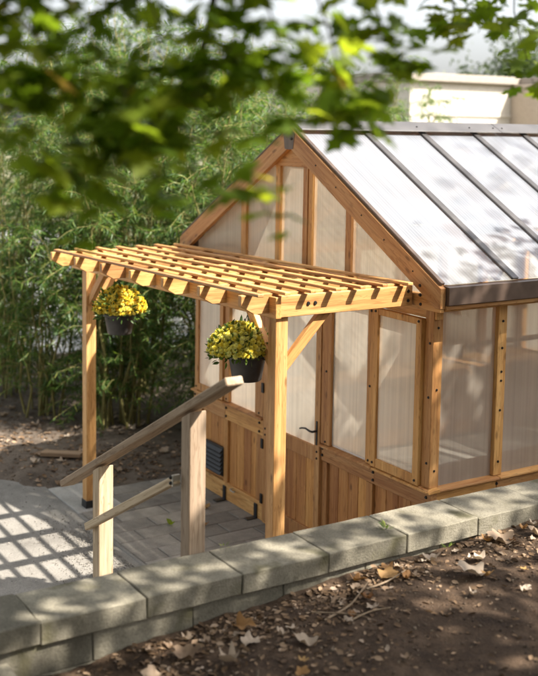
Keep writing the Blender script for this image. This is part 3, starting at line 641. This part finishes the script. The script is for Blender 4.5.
def hanging_pot(loc, label, lean, mat, seed, w=.19, up=.2):
    rg = np.random.default_rng(seed); L = Vector(loc)
    t = thing('flower_pot', loc, label, 'flower pot', 'chrysanthemum pots hung from the pergola')
    mw = Matrix.Translation(L)
    lathe('pot', [(.0, .004), (.085, .0), (.090, .006), (.113, .135), (.127, .138), (.130, .162), (.125, .165), (.118, .160), (.108, .14), (.0, .13)], M['pot'], mw, t)
    hk = Vector((0, 0, PB - .001 + tl(L.x) - L.z))
    tubes('hanger', [([L + Vector((.112 * math.cos(a), .112 * math.sin(a), .15)), L + hk - Vector((0, 0, .02)), L + hk], .0022, .0022) for a in (.4, 2.5, 4.6)], M['black'], t, sides=5)
    # foliage dome
    n = 850; u = rg.random(n); ph = rg.random(n) * 2 * math.pi; th = np.arccos(1 - u * 1.22); rr = rg.uniform(.5, 1.04, n)
    cx, cy = lean
    P = np.stack([cx + w * rr * np.sin(th) * np.cos(ph), cy + w * rr * np.sin(th) * np.sin(ph), .165 + up * rr * np.cos(th)], 1)
    D = P - np.array([cx, cy, .14]); rot = frames(D + rg.normal(0, .07, (n, 3)), rg.normal(0, 1, (n, 3)) + np.array([0, 0, .8]))
    V, F, T = scatter(WILLOW_V * np.array([1, 3.3, 1.5]), WILLOW_F, P, rot, rg.uniform(.03, .055, n), rg.random(n))
    put('foliage', np_mesh('foliage', V, F, T), M['mum_leaf'], mw, t)
    # each bloom
    fm = [flower_mesh(seed + k) for k in range(3)]
    for q in fm: q.materials.append(mat)
    pts = []; tries = 0
    while len(pts) < 420 and tries < 20000:
        tries += 1; th_ = math.acos(1 - rg.random() * .93); ph_ = rg.random() * 2 * math.pi; rr_ = rg.uniform(.9, 1.06)
        v = Vector((math.sin(th_) * math.cos(ph_), math.sin(th_) * math.sin(ph_), math.cos(th_)))
        p = Vector((cx + w * v.x * rr_, cy + w * v.y * rr_, .165 + up * v.z * rr_))
        if all((p - q[0]).length > .0215 for q in pts): pts.append((p, v))
    for k, (p, v) in enumerate(pts):
        dr_ = (v + Vector(rg.normal(0, .25, 3)) + Vector((0, 0, .35))).normalized()
        mm = dr_.to_track_quat('Z', 'Y').to_matrix().to_4x4() @ Matrix.Scale(rg.uniform(.013, .0215), 4); mm.translation = L + p
        put('flower', fm[k % 3], None, mm, t)
    return t
hanging_pot((1.155, -1.127, 1.613), 'black pot of yellow chrysanthemums hanging by the near pergola post', (-.03, -.035), M['petal'], 11, w=.182, up=.178)
hanging_pot((-.70, -1.127, 1.585), 'black pot of golden chrysanthemums hanging near the far pergola post', (.01, .0), M['petal_far'], 23, w=.188, up=.185)

# ------------------------------------------------------------------ willow-like shrubs
def shrub(loc, h, spread, label, nst=15, ntw=15, nlf=34, seed=0, lean=(0, 0), dens_low=.06):
    rg = np.random.default_rng(seed); L = Vector(loc)
    t = thing('willow_shrub', loc, label, 'shrub', 'leafy shrubs behind the greenhouse')
    lines = []; LP, LD = [], []
    for s in range(nst):
        a = rg.random() * 2 * math.pi; out = Vector((math.cos(a), math.sin(a), 0)); b = L + out * rg.uniform(.02, .3); hh = h * rg.uniform(.55, 1.08); sp = spread * rg.uniform(.15, 1.0)
        def pt(u): return b + out * sp * u ** 1.4 + Vector((lean[0] * u, lean[1] * u, hh * (u - .16 * (sp / max(spread, .1)) * u ** 3)))
        pts = [pt(k / 9) + Vector(rg.normal(0, .03, 3)) for k in range(10)]; pts[0].z = L.z - .03
        lines.append((pts, .014 * rg.uniform(.7, 1.3), .004))
        for q in range(ntw):
            u = dens_low + (1 - dens_low) * rg.random() ** .8; p = pt(u); a2 = rg.random() * 2 * math.pi
            dv = (out * .5 + Vector((math.cos(a2), math.sin(a2), rg.uniform(.1, 1.1)))).normalized(); ln = rg.uniform(.35, .85) * (1 - .35 * u)
            tw = [p + dv * ln * v + Vector((0, 0, -.45 * ln * v * v)) for v in (0, .33, .66, 1)]
            lines.append((tw, .0042, .0018))
            vs = np.linspace(.08, 1, nlf) + rg.normal(0, .01, nlf)
            A = np.array([tuple(x) for x in tw]); B = np.stack([np.interp(vs, (0, .33, .66, 1), A[:, k]) for k in range(3)], 1)
            tang = np.array(tuple(tw[-1] - tw[0])); tang /= np.linalg.norm(tang) + 1e-9
            side = rg.normal(0, 1, (nlf, 3)); D = tang * .55 + side * .55 + np.array([0, 0, -.35])
            LP.append(B); LD.append(D)
    P = np.vstack(LP); D = np.vstack(LD); n = len(P); rot = frames(D, rg.normal(0, .6, (n, 3)) + np.array([.2, .1, 1]))
    tint = np.clip(rg.beta(2.2, 2.6, n) + .0, 0, 1)
    V, F, T = scatter(WILLOW_V, WILLOW_F, P, rot, rg.uniform(.055, .115, n), tint)
    V -= np.array(tuple(L))
    put('crown', np_mesh('crown', V, F, T), M['willow'], Matrix.Translation(L), t)
    tubes('stem', lines, M['stem'], t, sides=4)
    return t
SH = [((-3.55, .15, .03), 4.1, 1.0, 'leafy shrub rising directly behind the far pergola post', 26, 26),
      ((-2.95, 1.0, .03), 3.6, .85, 'dense green shrub between the far pergola post and greenhouse corner', 28, 28),
      ((-4.7, .9, .03), 4.5, 1.2, 'tall arching shrub behind the pergola with shoots against the sky', 26, 28),
      ((-2.95, 2.2, .03), 3.6, .95, 'shrub hugging the far side of the greenhouse behind its gable', 24, 28),
      ((-4.6, 2.7, .03), 4.3, 1.25, 'tall shrub showing above the left slope of the gable', 26, 28),
      ((-5.5, -.45, .03), 4.4, 1.1, 'sparse arching shrub at the left edge of the planting bed', 18, 22),
      ((-4.3, -.40, .03), 3.4, .8, 'loose shrub left of the pergola with drooping yellow stems', 16, 20),
      ((-6.3, 1.6, .03), 4.9, 1.4, 'tallest shrub at the rear of the bed behind the others', 22, 26),
      ((-5.2, 4.4, .0), 3.9, 1.2, 'shrub behind the greenhouse ridge left of the cream building', 24, 26),
      ((-6.8, 3.4, .0), 4.6, 1.4, 'wide rear shrub filling the gap behind the gable apex', 22, 24),
      ((-7.3, 6.5, -.05), 4.4, .9, 'thin vine-like shrub in front of the cream building corner', 22, 26),
      ((-7.0, 5.5, -.05), 4.3, 1.0, 'feathery shrub left of the vine-like shrub by the cream building', 22, 26),
      ((-6.9, .1, .0), 4.6, 1.3, 'rear left shrub against the pale paving behind the pergola', 22, 26)]
for k, (l, h, sp, lb, ns, nt_) in enumerate(SH): shrub(l, h, sp, lb, ns, nt_, seed=100 + k)

# ------------------------------------------------------------------ cream building, far trees
bd = thing('cream_building', (-11, 12, -.09), 'flat roofed cream stucco building standing beyond the greenhouse ridge', 'building')
block('wall', -15, -9, 8.45, 11.0, -.1, 4.05, M['stucco'], bd, bev=.01)
block('wing_wall', -15, -8.0, 11.0, 19, -.1, 4.05, M['stucco_shaded'], bd, bev=.01)
block('coping', -15.1, -8.88, 8.33, 11.10, 4.053, 4.20, M['coping'], bd, bev=.01)
block('coping', -15.1, -7.88, 11.104, 19.1, 4.056, 4.20, M['coping'], bd, bev=.01)
block('ledge', -9.02, -8.97, 8.95, 10.999, 3.42, 3.47, M['stucco'], bd, bev=.005)
block('ledge', -9.02, -8.97, 8.92, 8.97, -.05, 3.47, M['stucco'], bd, bev=.005)
def far_tree(loc, h, rad, label, seed):
    rg = np.random.default_rng(seed); L = Vector(loc); t = thing('background_tree', loc, label, 'tree', 'trees far behind the building')
    ls = [([L, L + Vector((.1, 0, h * .35)), L + Vector((0, .1, h * .8))], .16, .05)]; cl = []
    for k in range(16):
        c = np.array((0, 0, h * .68)) + rg.normal(0, 1, 3) * np.array((rad * .45, rad * .45, h * .16)); cl.append(c)
        ls.append(([L + Vector((0, 0, h * rg.uniform(.3, .6))), L + Vector(c)], .05, .015))
    P = np.vstack([c + rg.normal(0, 1, (420, 3)) * rad * .22 for c in cl]); n = len(P)
    V, F, T = scatter(WILLOW_V * np.array([1, 3.5, 1]), WILLOW_F, P, rand_rot(n), rg.uniform(.12, .24, n), rg.random(n))
    put('crown', np_mesh('crown', V, F, T), M['far_leaf'], Matrix.Translation(L), t); tubes('trunk', ls, M['bark'], t, sides=5)
for k, a in enumerate([((-19, 20.5, -.1), 6.2, 1.9, 'dark tree showing above the right end of the cream building roof'),
                       ((-21, 15.0, -.1), 5.2, 1.5, 'small round tree peeking over the cream building roof'),
                       ((-24, 9.5, -.1), 6.2, 2.4, 'far tree behind the left wing of the cream building'),
                       ((-26, 3.5, -.1), 6.0, 2.6, 'far tree across the pale paving behind the shrubs'),
                       ((-27, -2.5, -.1), 5.0, 2.4, 'far tree at the left edge beyond the pale paving')]): far_tree(*a, seed=300 + k)

# ------------------------------------------------------------------ maple over the foreground
mp = thing('maple_tree', (8.6, 2.4, 1.3), 'green maple whose lobed leaves and dark twig hang across the top', 'tree')
lines = [(spline([(8.6, 2.4, 1.2), (8.5, 2.3, 2.8), (8.3, 2.1, 4.4), (8.1, 2.0, 6.4), (7.9, 2.0, 8.5)]), .17, .05)]
limb_ends = [(6.0, -2.2, 4.9), (4.6, -3.0, 4.6), (5.6, -3.9, 4.4), (4.2, -2.0, 4.5), (4.4, 3.2, 6.0), (3.6, 4.8, 6.0), (6.2, .4, 6.0), (6.6, 1.8, 6.8), (5.0, 5.4, 6.6), (6.8, 5.0, 6.8), (9.5, 0, 6.6), (10.4, 3.4, 6.6)]
for k, e in enumerate(limb_ends):
    e = Vector(e); s = Vector((8.3, 2.1, 3.9 + .15 * k)); mid = s.lerp(e, .5) + Vector((0, 0, .5)); lines.append((spline([s, mid, e]), .06, .012))
TWIGS=[
 [(4.11,-3.01,3.64),(4.15,-3.09,3.36),(4.17,-3.18,3.23),(4.19,-3.26,3.15),(4.24,-3.37,3.08)],
 [(4.17,-3.79,3.55),(4.26,-3.59,3.34),(4.26,-3.49,3.15),(4.20,-3.47,2.96)],
 [(4.22,-3.82,3.29),(4.25,-3.66,3.17),(4.25,-3.54,3.05),(4.25,-3.42,2.94)],
 [(4.22,-3.58,3.58),(4.32,-3.47,3.32),(4.34,-3.36,3.14),(4.32,-3.29,2.95)],
 [(4.19,-3.33,3.58),(4.25,-3.27,3.35),(4.22,-3.37,3.20),(4.20,-3.52,3.15)],
 [(4.17,-3.18,3.23),(4.36,-3.17,3.13),(4.50,-3.17,3.04),(4.57,-3.15,2.95),(4.59,-3.14,2.88)],
 [(4.45,-3.13,3.58),(4.47,-3.06,3.35),(4.45,-3.01,3.25),(4.44,-3.05,3.13)],
 [(4.35,-2.92,3.60),(4.41,-2.86,3.37),(4.40,-2.82,3.24),(4.40,-2.74,3.16)],
 [(4.27,-2.67,3.63),(4.32,-2.62,3.41),(4.35,-2.60,3.33),(4.29,-2.71,3.26)],
 [(4.32,-3.18,3.60),(4.38,-3.12,3.40),(4.36,-3.18,3.27),(4.29,-3.20,3.18)],
 [(3.84,-2.01,3.75),(3.88,-1.98,3.56),(3.88,-2.00,3.45)],
 [(3.79,-1.49,3.84),(3.76,-1.58,3.62),(3.80,-1.55,3.42),(3.83,-1.53,3.30)],
 [(3.75,-1.75,3.82),(3.79,-1.73,3.61),(3.78,-1.77,3.49)],
 [(4.05,-3.61,3.59),(4.11,-3.56,3.40),(4.14,-3.52,3.30),(4.12,-3.58,3.23)],
]
leaf_me = []
for k in range(4):
    v = MAPLE_V.copy(); rg = np.random.default_rng(k); v[:-2, 2] += rg.normal(0, .025, len(v) - 2); v[:, 1] *= rg.uniform(.85, 1.1)
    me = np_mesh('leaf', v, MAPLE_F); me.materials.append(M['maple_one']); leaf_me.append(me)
twl = []; cnt = 0
rl = np.random.default_rng(5)
per = [24, 26, 24, 24, 20, 12, 24, 26, 24, 22, 14, 26, 12, 22]
for k, tw in enumerate(TWIGS):
    sp_ = spline(tw, 6); twl.append((sp_, .011 if k == 0 else .0035, .006 if k == 0 else .0012))
    if k not in (5,):
        s = sp_[0]; e = min((Vector(q) for q in limb_ends), key=lambda q: (q - s).length); twl.append((spline([e, (e + s) / 2 + Vector((0, 0, .12)), s]), .010, .004))
    for q in range(per[k]):
        u = rl.uniform(.62 if k == 0 else .18, 1.0); i = min(int(u * (len(sp_) - 1)), len(sp_) - 2); p = sp_[i].lerp(sp_[i + 1], u * (len(sp_) - 1) - i)
        a = rl.random() * 2 * math.pi; dv = Vector((math.cos(a), math.sin(a), rl.uniform(-.7, .25))).normalized(); sc = rl.uniform(.072, .115)
        nrm = Vector((rl.normal(0, .5), rl.normal(0, .5), 1)); mw = axes(dv, nrm); mw = mw @ Matrix.Scale(sc, 4); mw.translation = p + dv * sc * .45
        put('leaf', leaf_me[q % 4], None, mw, mp); cnt += 1
xp_, xd_ = [], []
for k, tw in enumerate(TWIGS):
    sp_ = spline(tw, 6)
    for q in range((40, 40, 40, 42, 40, 4, 48, 52, 50, 42, 14, 14, 12, 38)[k]):
        u = rl.uniform(-.2, 1.0); i = max(0, min(int(u * (len(sp_) - 1)), len(sp_) - 2)); p = sp_[i].lerp(sp_[i + 1], u * (len(sp_) - 1) - i)
        xp_.append(np.array(tuple(p)) + rl.normal(0, .05, 3)); a = rl.random() * 2 * math.pi; xd_.append((math.cos(a), math.sin(a), rl.uniform(-.7, .25)))
n = len(xp_); V, F, T = scatter(MAPLE_V, MAPLE_F, np.array(xp_), frames(np.array(xd_), rl.normal(0, .5, (n, 3)) + np.array((0, 0, 1))), rl.uniform(.06, .10, n), rl.random(n) * .9)
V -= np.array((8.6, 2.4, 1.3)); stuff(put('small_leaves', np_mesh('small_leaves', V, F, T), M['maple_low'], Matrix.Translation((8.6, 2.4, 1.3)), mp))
tubes('trunk', lines[:1], M['bark'], mp, sides=10); [tubes('limb', [q], M['bark'], mp, sides=6) for q in lines[1:]]; [tubes('twig', [q], M['bark'], mp, sides=5) for q in twl]
# the crown out of sight above, clumps placed to shade terrace, wall, path and roof
cl = []
rc = np.random.default_rng(9)
def add_clumps(n, lo, hi): cl.extend(np.stack([rc.uniform(a, b, n) for a, b in zip(lo, hi)], 1))
add_clumps(110, (5.0, -2.2, 5.3), (8.6, .75, 7.0))
add_clumps(40, (5.2, -1.8, 5.6), (7.2, .3, 7.4))
add_clumps(20, (5.3, .75, 5.3), (8.6, 2.6, 7.0))
add_clumps(70, (1.5, -8.0, 4.0), (4.9, -3.7, 6.2))  # unseen clumps added to block sky light at the wall's left end
add_clumps(56, (2.0, -4.6, 4.15), (4.6, -2.2, 5.0))
add_clumps(75, (-4.5, -9.0, 5.0), (1.6, -3.6, 8.0))  # extra unseen clumps, added to hold sky light off the path
add_clumps(80, (4.5, 2.2, 5.4), (6.9, 6.8, 7.4))
add_clumps(30, (4.6, -4.2, 4.6), (7.4, -.8, 6.2))
add_clumps(44, (2.4, -5.0, 4.3), (4.8, -2.2, 5.8))
add_clumps(20, (6.0, 1.5, 6.0), (9.8, 5.5, 8.2))
add_clumps(90, (3.0, -8.0, 4.7), (9.5, -1.6, 7.6))
def lit_roof(c):     # keep the crown's edge short of the sun's way to roof and pergola
    t = (c[2] - 3.155 + .568 * c[0]) / 1.407; xr, yr = c[0] - .716 * t, c[1] - .51 * t
    h = c[2] - 2.1; xp, yp = c[0] - .716 * h, c[1] - .51 * h
    return (-.4 < xr < 1.5 and -.5 < yr < 2.8) or (-2.0 < xp < 1.9 and -1.9 < yp < .5)
def lit_caps(c):     # clumps left out so sun reaches the caps and rail post
    h = c[2] - 1.1; xp, yp = c[0] - .716 * h, c[1] - .51 * h
    h2 = c[2] - 1.5; xq, yq = c[0] - .716 * h2, c[1] - .51 * h2
    if 1.4 < xq < 2.75 and -2.75 < yq < -1.4 and rc.random() < .95: return True
    return 1.9 < xp < 3.2 and -2.0 < yp < .5 and rc.random() < .93
def lit_low(c):      # and where the sun reaches the hanging twigs
    h = c[2] - 3.2; xp, yp = c[0] - .716 * h, c[1] - .51 * h
    return 3.5 < xp < 5.4 and -4.4 < yp < -1.2 and rc.random() < .88
cl = [c for c in cl if not lit_roof(c) and not lit_caps(c) and not lit_low(c)]
P = np.vstack([c + rc.normal(0, 1, (140, 3)) * np.array((.30, .30, .22)) for c in cl])
top = []             # the high, open top of the crown, filtering the sun on the roof
for k in range(2):
    h = rc.uniform(11, 14.0); q = np.array((rc.uniform(.1, 1.6) + .716 * h, rc.uniform(.9, 3.9) + .51 * h, 2.7 + h)); top.append(q + rc.normal(0, 1, (95, 3)) * np.array((.7, .7, .5)))
P = np.vstack([P] + top)
n = len(P); a = rc.random(n) * 2 * math.pi; D = np.stack([np.cos(a), np.sin(a), rc.uniform(-.6, .2, n)], 1)
V, F, T = scatter(MAPLE_V, MAPLE_F, P, frames(D, rc.normal(0, .5, (n, 3)) + np.array((0, 0, 1))), rc.uniform(.09, .15, n), rc.random(n))
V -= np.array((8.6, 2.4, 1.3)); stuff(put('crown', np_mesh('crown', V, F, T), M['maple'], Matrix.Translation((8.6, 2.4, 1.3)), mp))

# ------------------------------------------------------------------ litter, dry leaves, sticks, weeds
def litter(name, n, xs, ys, zf, size, label, seed, clump=None):
    rg = np.random.default_rng(seed); x = rg.uniform(*xs, n); y = rg.uniform(*ys, n)
    if clump:
        k = int(n * .6); c = np.array(clump); i = rg.integers(0, len(c), k); x[:k] = c[i, 0] + rg.normal(0, c[i, 2], k); y[:k] = c[i, 1] + rg.normal(0, c[i, 2], k)
    keep = (x > xs[0]) & (x < xs[1]) & (y > ys[0]) & (y < ys[1]); x, y = x[keep], y[keep]; n = len(x)
    P = np.stack([x, y, np.array([zf(a, b) for a, b in zip(x, y)]) + .003], 1); a = rg.random(n) * 6.283
    V, F, T = scatter(LITTER_V, LITTER_F, P, frames(np.stack([np.cos(a), np.sin(a), rg.normal(0, .15, n)], 1), rg.normal(0, .35, (n, 3)) + np.array((0, 0, 1))), rg.uniform(*size, n), rg.beta(1.5, 2.2, n))
    o = stuff(put(name, np_mesh(name, V, F, T), M['litter'], Matrix())); return tag(o, label, 'leaf litter')
litter('leaf_litter', 4200, (2.62, 4.6), (-3.0, 1.0), terr_z, (.012, .045), 'brown crumbled leaf litter scattered over the dark terrace soil', 1, [(2.75, -1.6, .12), (2.72, -1.2, .10), (2.75, -.6, .14), (2.72, -2.1, .12), (2.8, -2.5, .15), (3.0, -1.9, .25), (2.75, .1, .12)])
litter('leaf_litter', 2600, (-6.8, -1.9), (-1.9, 3), bed_z, (.02, .06), 'pale leaf litter scattered over the planting bed soil', 2, [(-3.0, -.6, .5), (-2.3, .0, .35), (-4.2, -.9, .5), (-2.4, -.6, .3), (-3.4, -1.2, .4)])
octa(2600, np.stack([(px := rng.uniform(2.62, 4.3, 2600)), (py := rng.uniform(-3, .6, 2600)), np.array([terr_z(a, b) for a, b in zip(px, py)])], 1), rng.uniform(.003, .011, 2600), 'pebbles', M['clod']); bpy.data.objects['pebbles']['label'] = 'small clods and pebbles in the terrace soil'; bpy.data.objects['pebbles']['category'] = 'pebbles'
def dry_leaf(p, size, label, mat, seed, curl=.25, rz=0, group=None, name='dry_leaf'):
    rg = np.random.default_rng(seed); n = 26; V = [(0, 0, 0)]; F = []
    for ring, f in ((1, .5), (2, 1.0)):
        for k in range(n):
            a = 2 * math.pi * k / n; rr = f * (.82 + .16 * math.cos(5 * a + .6) * (1 if ring == 2 else .3)) * (1 + .05 * rg.normal())
            x, y = rr * math.cos(a), .8 * rr * math.sin(a); z = 1.4 * curl * (.5 * (x * x * .7 + y * y) + .28 * math.sin(3.3 * x + seed) * math.cos(2.9 * y) * f) + rg.normal(0, .03) * f
            V.append((x, y, z))
    for k in range(n):
        k2 = (k + 1) % n; F.append((0, 1 + k, 1 + k2, 0)[:3] + (1 + k2,)) if False else None
    T3 = [(0, 1 + k, 1 + (k + 1) % n) for k in range(n)]
    for k in range(n):
        k2 = (k + 1) % n; T3 += [(1 + k, 1 + n + k, 1 + n + k2), (1 + k, 1 + n + k2, 1 + k2)]
    me = np_mesh(name, np.array(V), np.array(T3), smooth=True)
    zmin = min(v[2] for v in V) * size / 2
    mw = Matrix.Translation(Vector(p) + Vector((0, 0, .010 - zmin * .5))) @ Matrix.Rotation(rz, 4, 'Z') @ Matrix.Rotation(rg.normal(0, .16), 4, 'X') @ Matrix.Scale(size / 2, 4)
    return tag(put(name, me, mat, mw), label, 'leaf', group)
def tp(x, y): return (x, y, terr_z(x, y))
BIG = [((2.99, -.97), .19, 'large crumpled pale leaf lying alone on open soil right of centre', 'dry_pale', 1.1, .5),
       ((2.74, -.52), .17, 'large pale lobed leaf lying near the wall at the right', 'dry_pale', .8, .4),
       ((2.86, -.78), .10, 'pale beige leaf between the large crumpled leaf and the wall', 'dry_pale', .8, 2.0),
       ((2.72, -.98), .10, 'folded beige leaf touching the wall foot at the right', 'dry_pale', 1.0, 1.0),
       ((2.70, -1.42), .10, 'golden tan leaf leaning at the foot of the wall', 'dry_tan', 1.2, .2),
       ((2.76, -1.28), .13, 'broad pale tan leaf in the pile at the wall foot', 'dry_tan', .9, 1.6),
       ((2.70, -1.24), .09, 'small golden leaf on top of the pile at the wall foot', 'dry_tan', 1.3, .9),
       ((3.08, -1.98), .12, 'grey white leaf on dark soil at the bottom centre', 'dry_pale', .9, .3),
       ((3.02, -2.32), .12, 'pale crumpled leaf at the bottom edge left of centre', 'dry_pale', 1.3, 2.4),
       ((2.82, -2.42), .13, 'pale leaf by the wall foot at lower left', 'dry_pale', .9, 1.2),
       ((2.90, -2.62), .12, 'leftmost pale leaf in the bottom corner below the wall', 'dry_pale', 1.1, 2.9),
       ((2.80, -2.12), .12, 'rust brown curled leaf under the wall left of centre', 'dry_tan', 1.4, .6),
       ((2.92, -2.16), .11, 'pale curled leaf among brown litter left of centre', 'dry_pale', 1.2, 1.9),
       ((2.98, -1.55), .08, 'small white leaf beside the crossed sticks', 'dry_pale', .7, 2.2),
       ((2.78, -.30), .12, 'pale leaf near the wall at the right edge', 'dry_pale', .8, .1),
       ((3.05, -.52), .10, 'pale leaf at the right edge on the sunlit soil', 'dry_pale', 1.0, .1)]
for k, ((x, y), s, lb, mt, cu_, rz) in enumerate(BIG): dry_leaf(tp(x, y), s, lb, M[mt], 40 + k, cu_, rz)
rg = np.random.default_rng(77)
for k in range(46):
    x = 2.68 + abs(rg.normal(0, .35)); y = rg.uniform(-2.75, .1)
    dry_leaf(tp(x, y), rg.uniform(.04, .075), 'small dry leaf lying loose on the terrace soil', M['dry_pale' if rg.random() < .6 else 'dry_tan'], 200 + k, 1.1, rg.random() * 6, 'small dry leaves on the terrace soil')
for k in range(40):
    x = rg.uniform(-4.6, -1.95); y = rg.uniform(-1.25, .5)
    dry_leaf((x, y, bed_z(x, y)), rg.uniform(.07, .13), 'pale dry leaf lying on the planting bed', M['dry_pale'], 300 + k, 1.0, rg.random() * 6, 'pale dry leaves on the planting bed')
for k, (x, y, lb) in enumerate(((-.72, -.68, 'greenish curled leaf on the grey pavers behind the handrail'), (-.55, -.47, 'small tan leaf on the pavers left of the big handrail post'), (-.9, -.25, 'tiny leaf on the pavers below the vent'), (-.2, -1.45, 'pale leaf on gravel beside the handrail post'))):
    dry_leaf((x, y, .006), .085, lb, M['maple_one' if k == 0 else 'dry_tan'], 400 + k, 1.0, k)
STK = [([(2.93, -1.78, 0), (2.90, -1.62, .01), (2.84, -1.50, .02), (2.80, -1.44, .03)], .006, 'thin forked brown stick lying toward the wall'),
       ([(3.02, -1.72, .0), (3.02, -1.60, .012), (3.05, -1.50, .01)], .005, 'short stick crossing the soil in front of the forked stick'),
       ([(2.83, -1.47, .01), (2.82, -1.34, .018), (2.79, -1.20, .02)], .0055, 'pale straight stick running along the wall foot'),
       ([(2.86, -1.80, .01), (2.98, -1.66, .012), (3.10, -1.62, .008)], .004, 'bent thin stick below the forked stick')]
for pts, r_, lb in STK:
    ps = [Vector((a, b, terr_z(a, b) + c + .004)) for a, b, c in pts]; o = tubes('stick', [(spline(ps, 4), r_, r_ * .5)], M['twigs'], None, sides=6); tag(o, lb, 'stick')
def weed(p, n, size, label, seed):
    rg = np.random.default_rng(seed); t = thing('weed', p, label, 'weed')
    a = rg.random(n) * 6.283; e = rg.uniform(.15, 1.1, n); D = np.stack([np.cos(a) * np.cos(e), np.sin(a) * np.cos(e), np.sin(e)], 1)
    V, F, T = scatter(WILLOW_V * np.array([1, 2.0, 1]), WILLOW_F, D * .012 + np.array([0, 0, .006]), frames(D, np.tile([0, 0, 1.], (n, 1))), rg.uniform(.5, 1, n) * size, rg.uniform(.5, 1, n))
    put('leaf', np_mesh('leaf', V, F, T), M['willow'], Matrix.Translation(p), t)
weed((2.50, -1.10, 1.10), 12, .055, 'tiny green weed growing on the cap stones before the greenhouse corner', 1)
weed((2.66, -.82, 1.0), 10, .05, 'small green weed at the foot of the wall on the right', 2)
weed((2.29, -1.93, 1.095), 7, .03, 'tiny green sprout behind the wall beside the handrail post', 3)
# plank and stake in the bed
pk = beam('plank', (-2.82, -.95, .075), (-2.56, -.66, .085), .115, .035, M['oldplank']); tag(pk, 'short old brown plank lying on the soil left of the pergola post', 'plank')
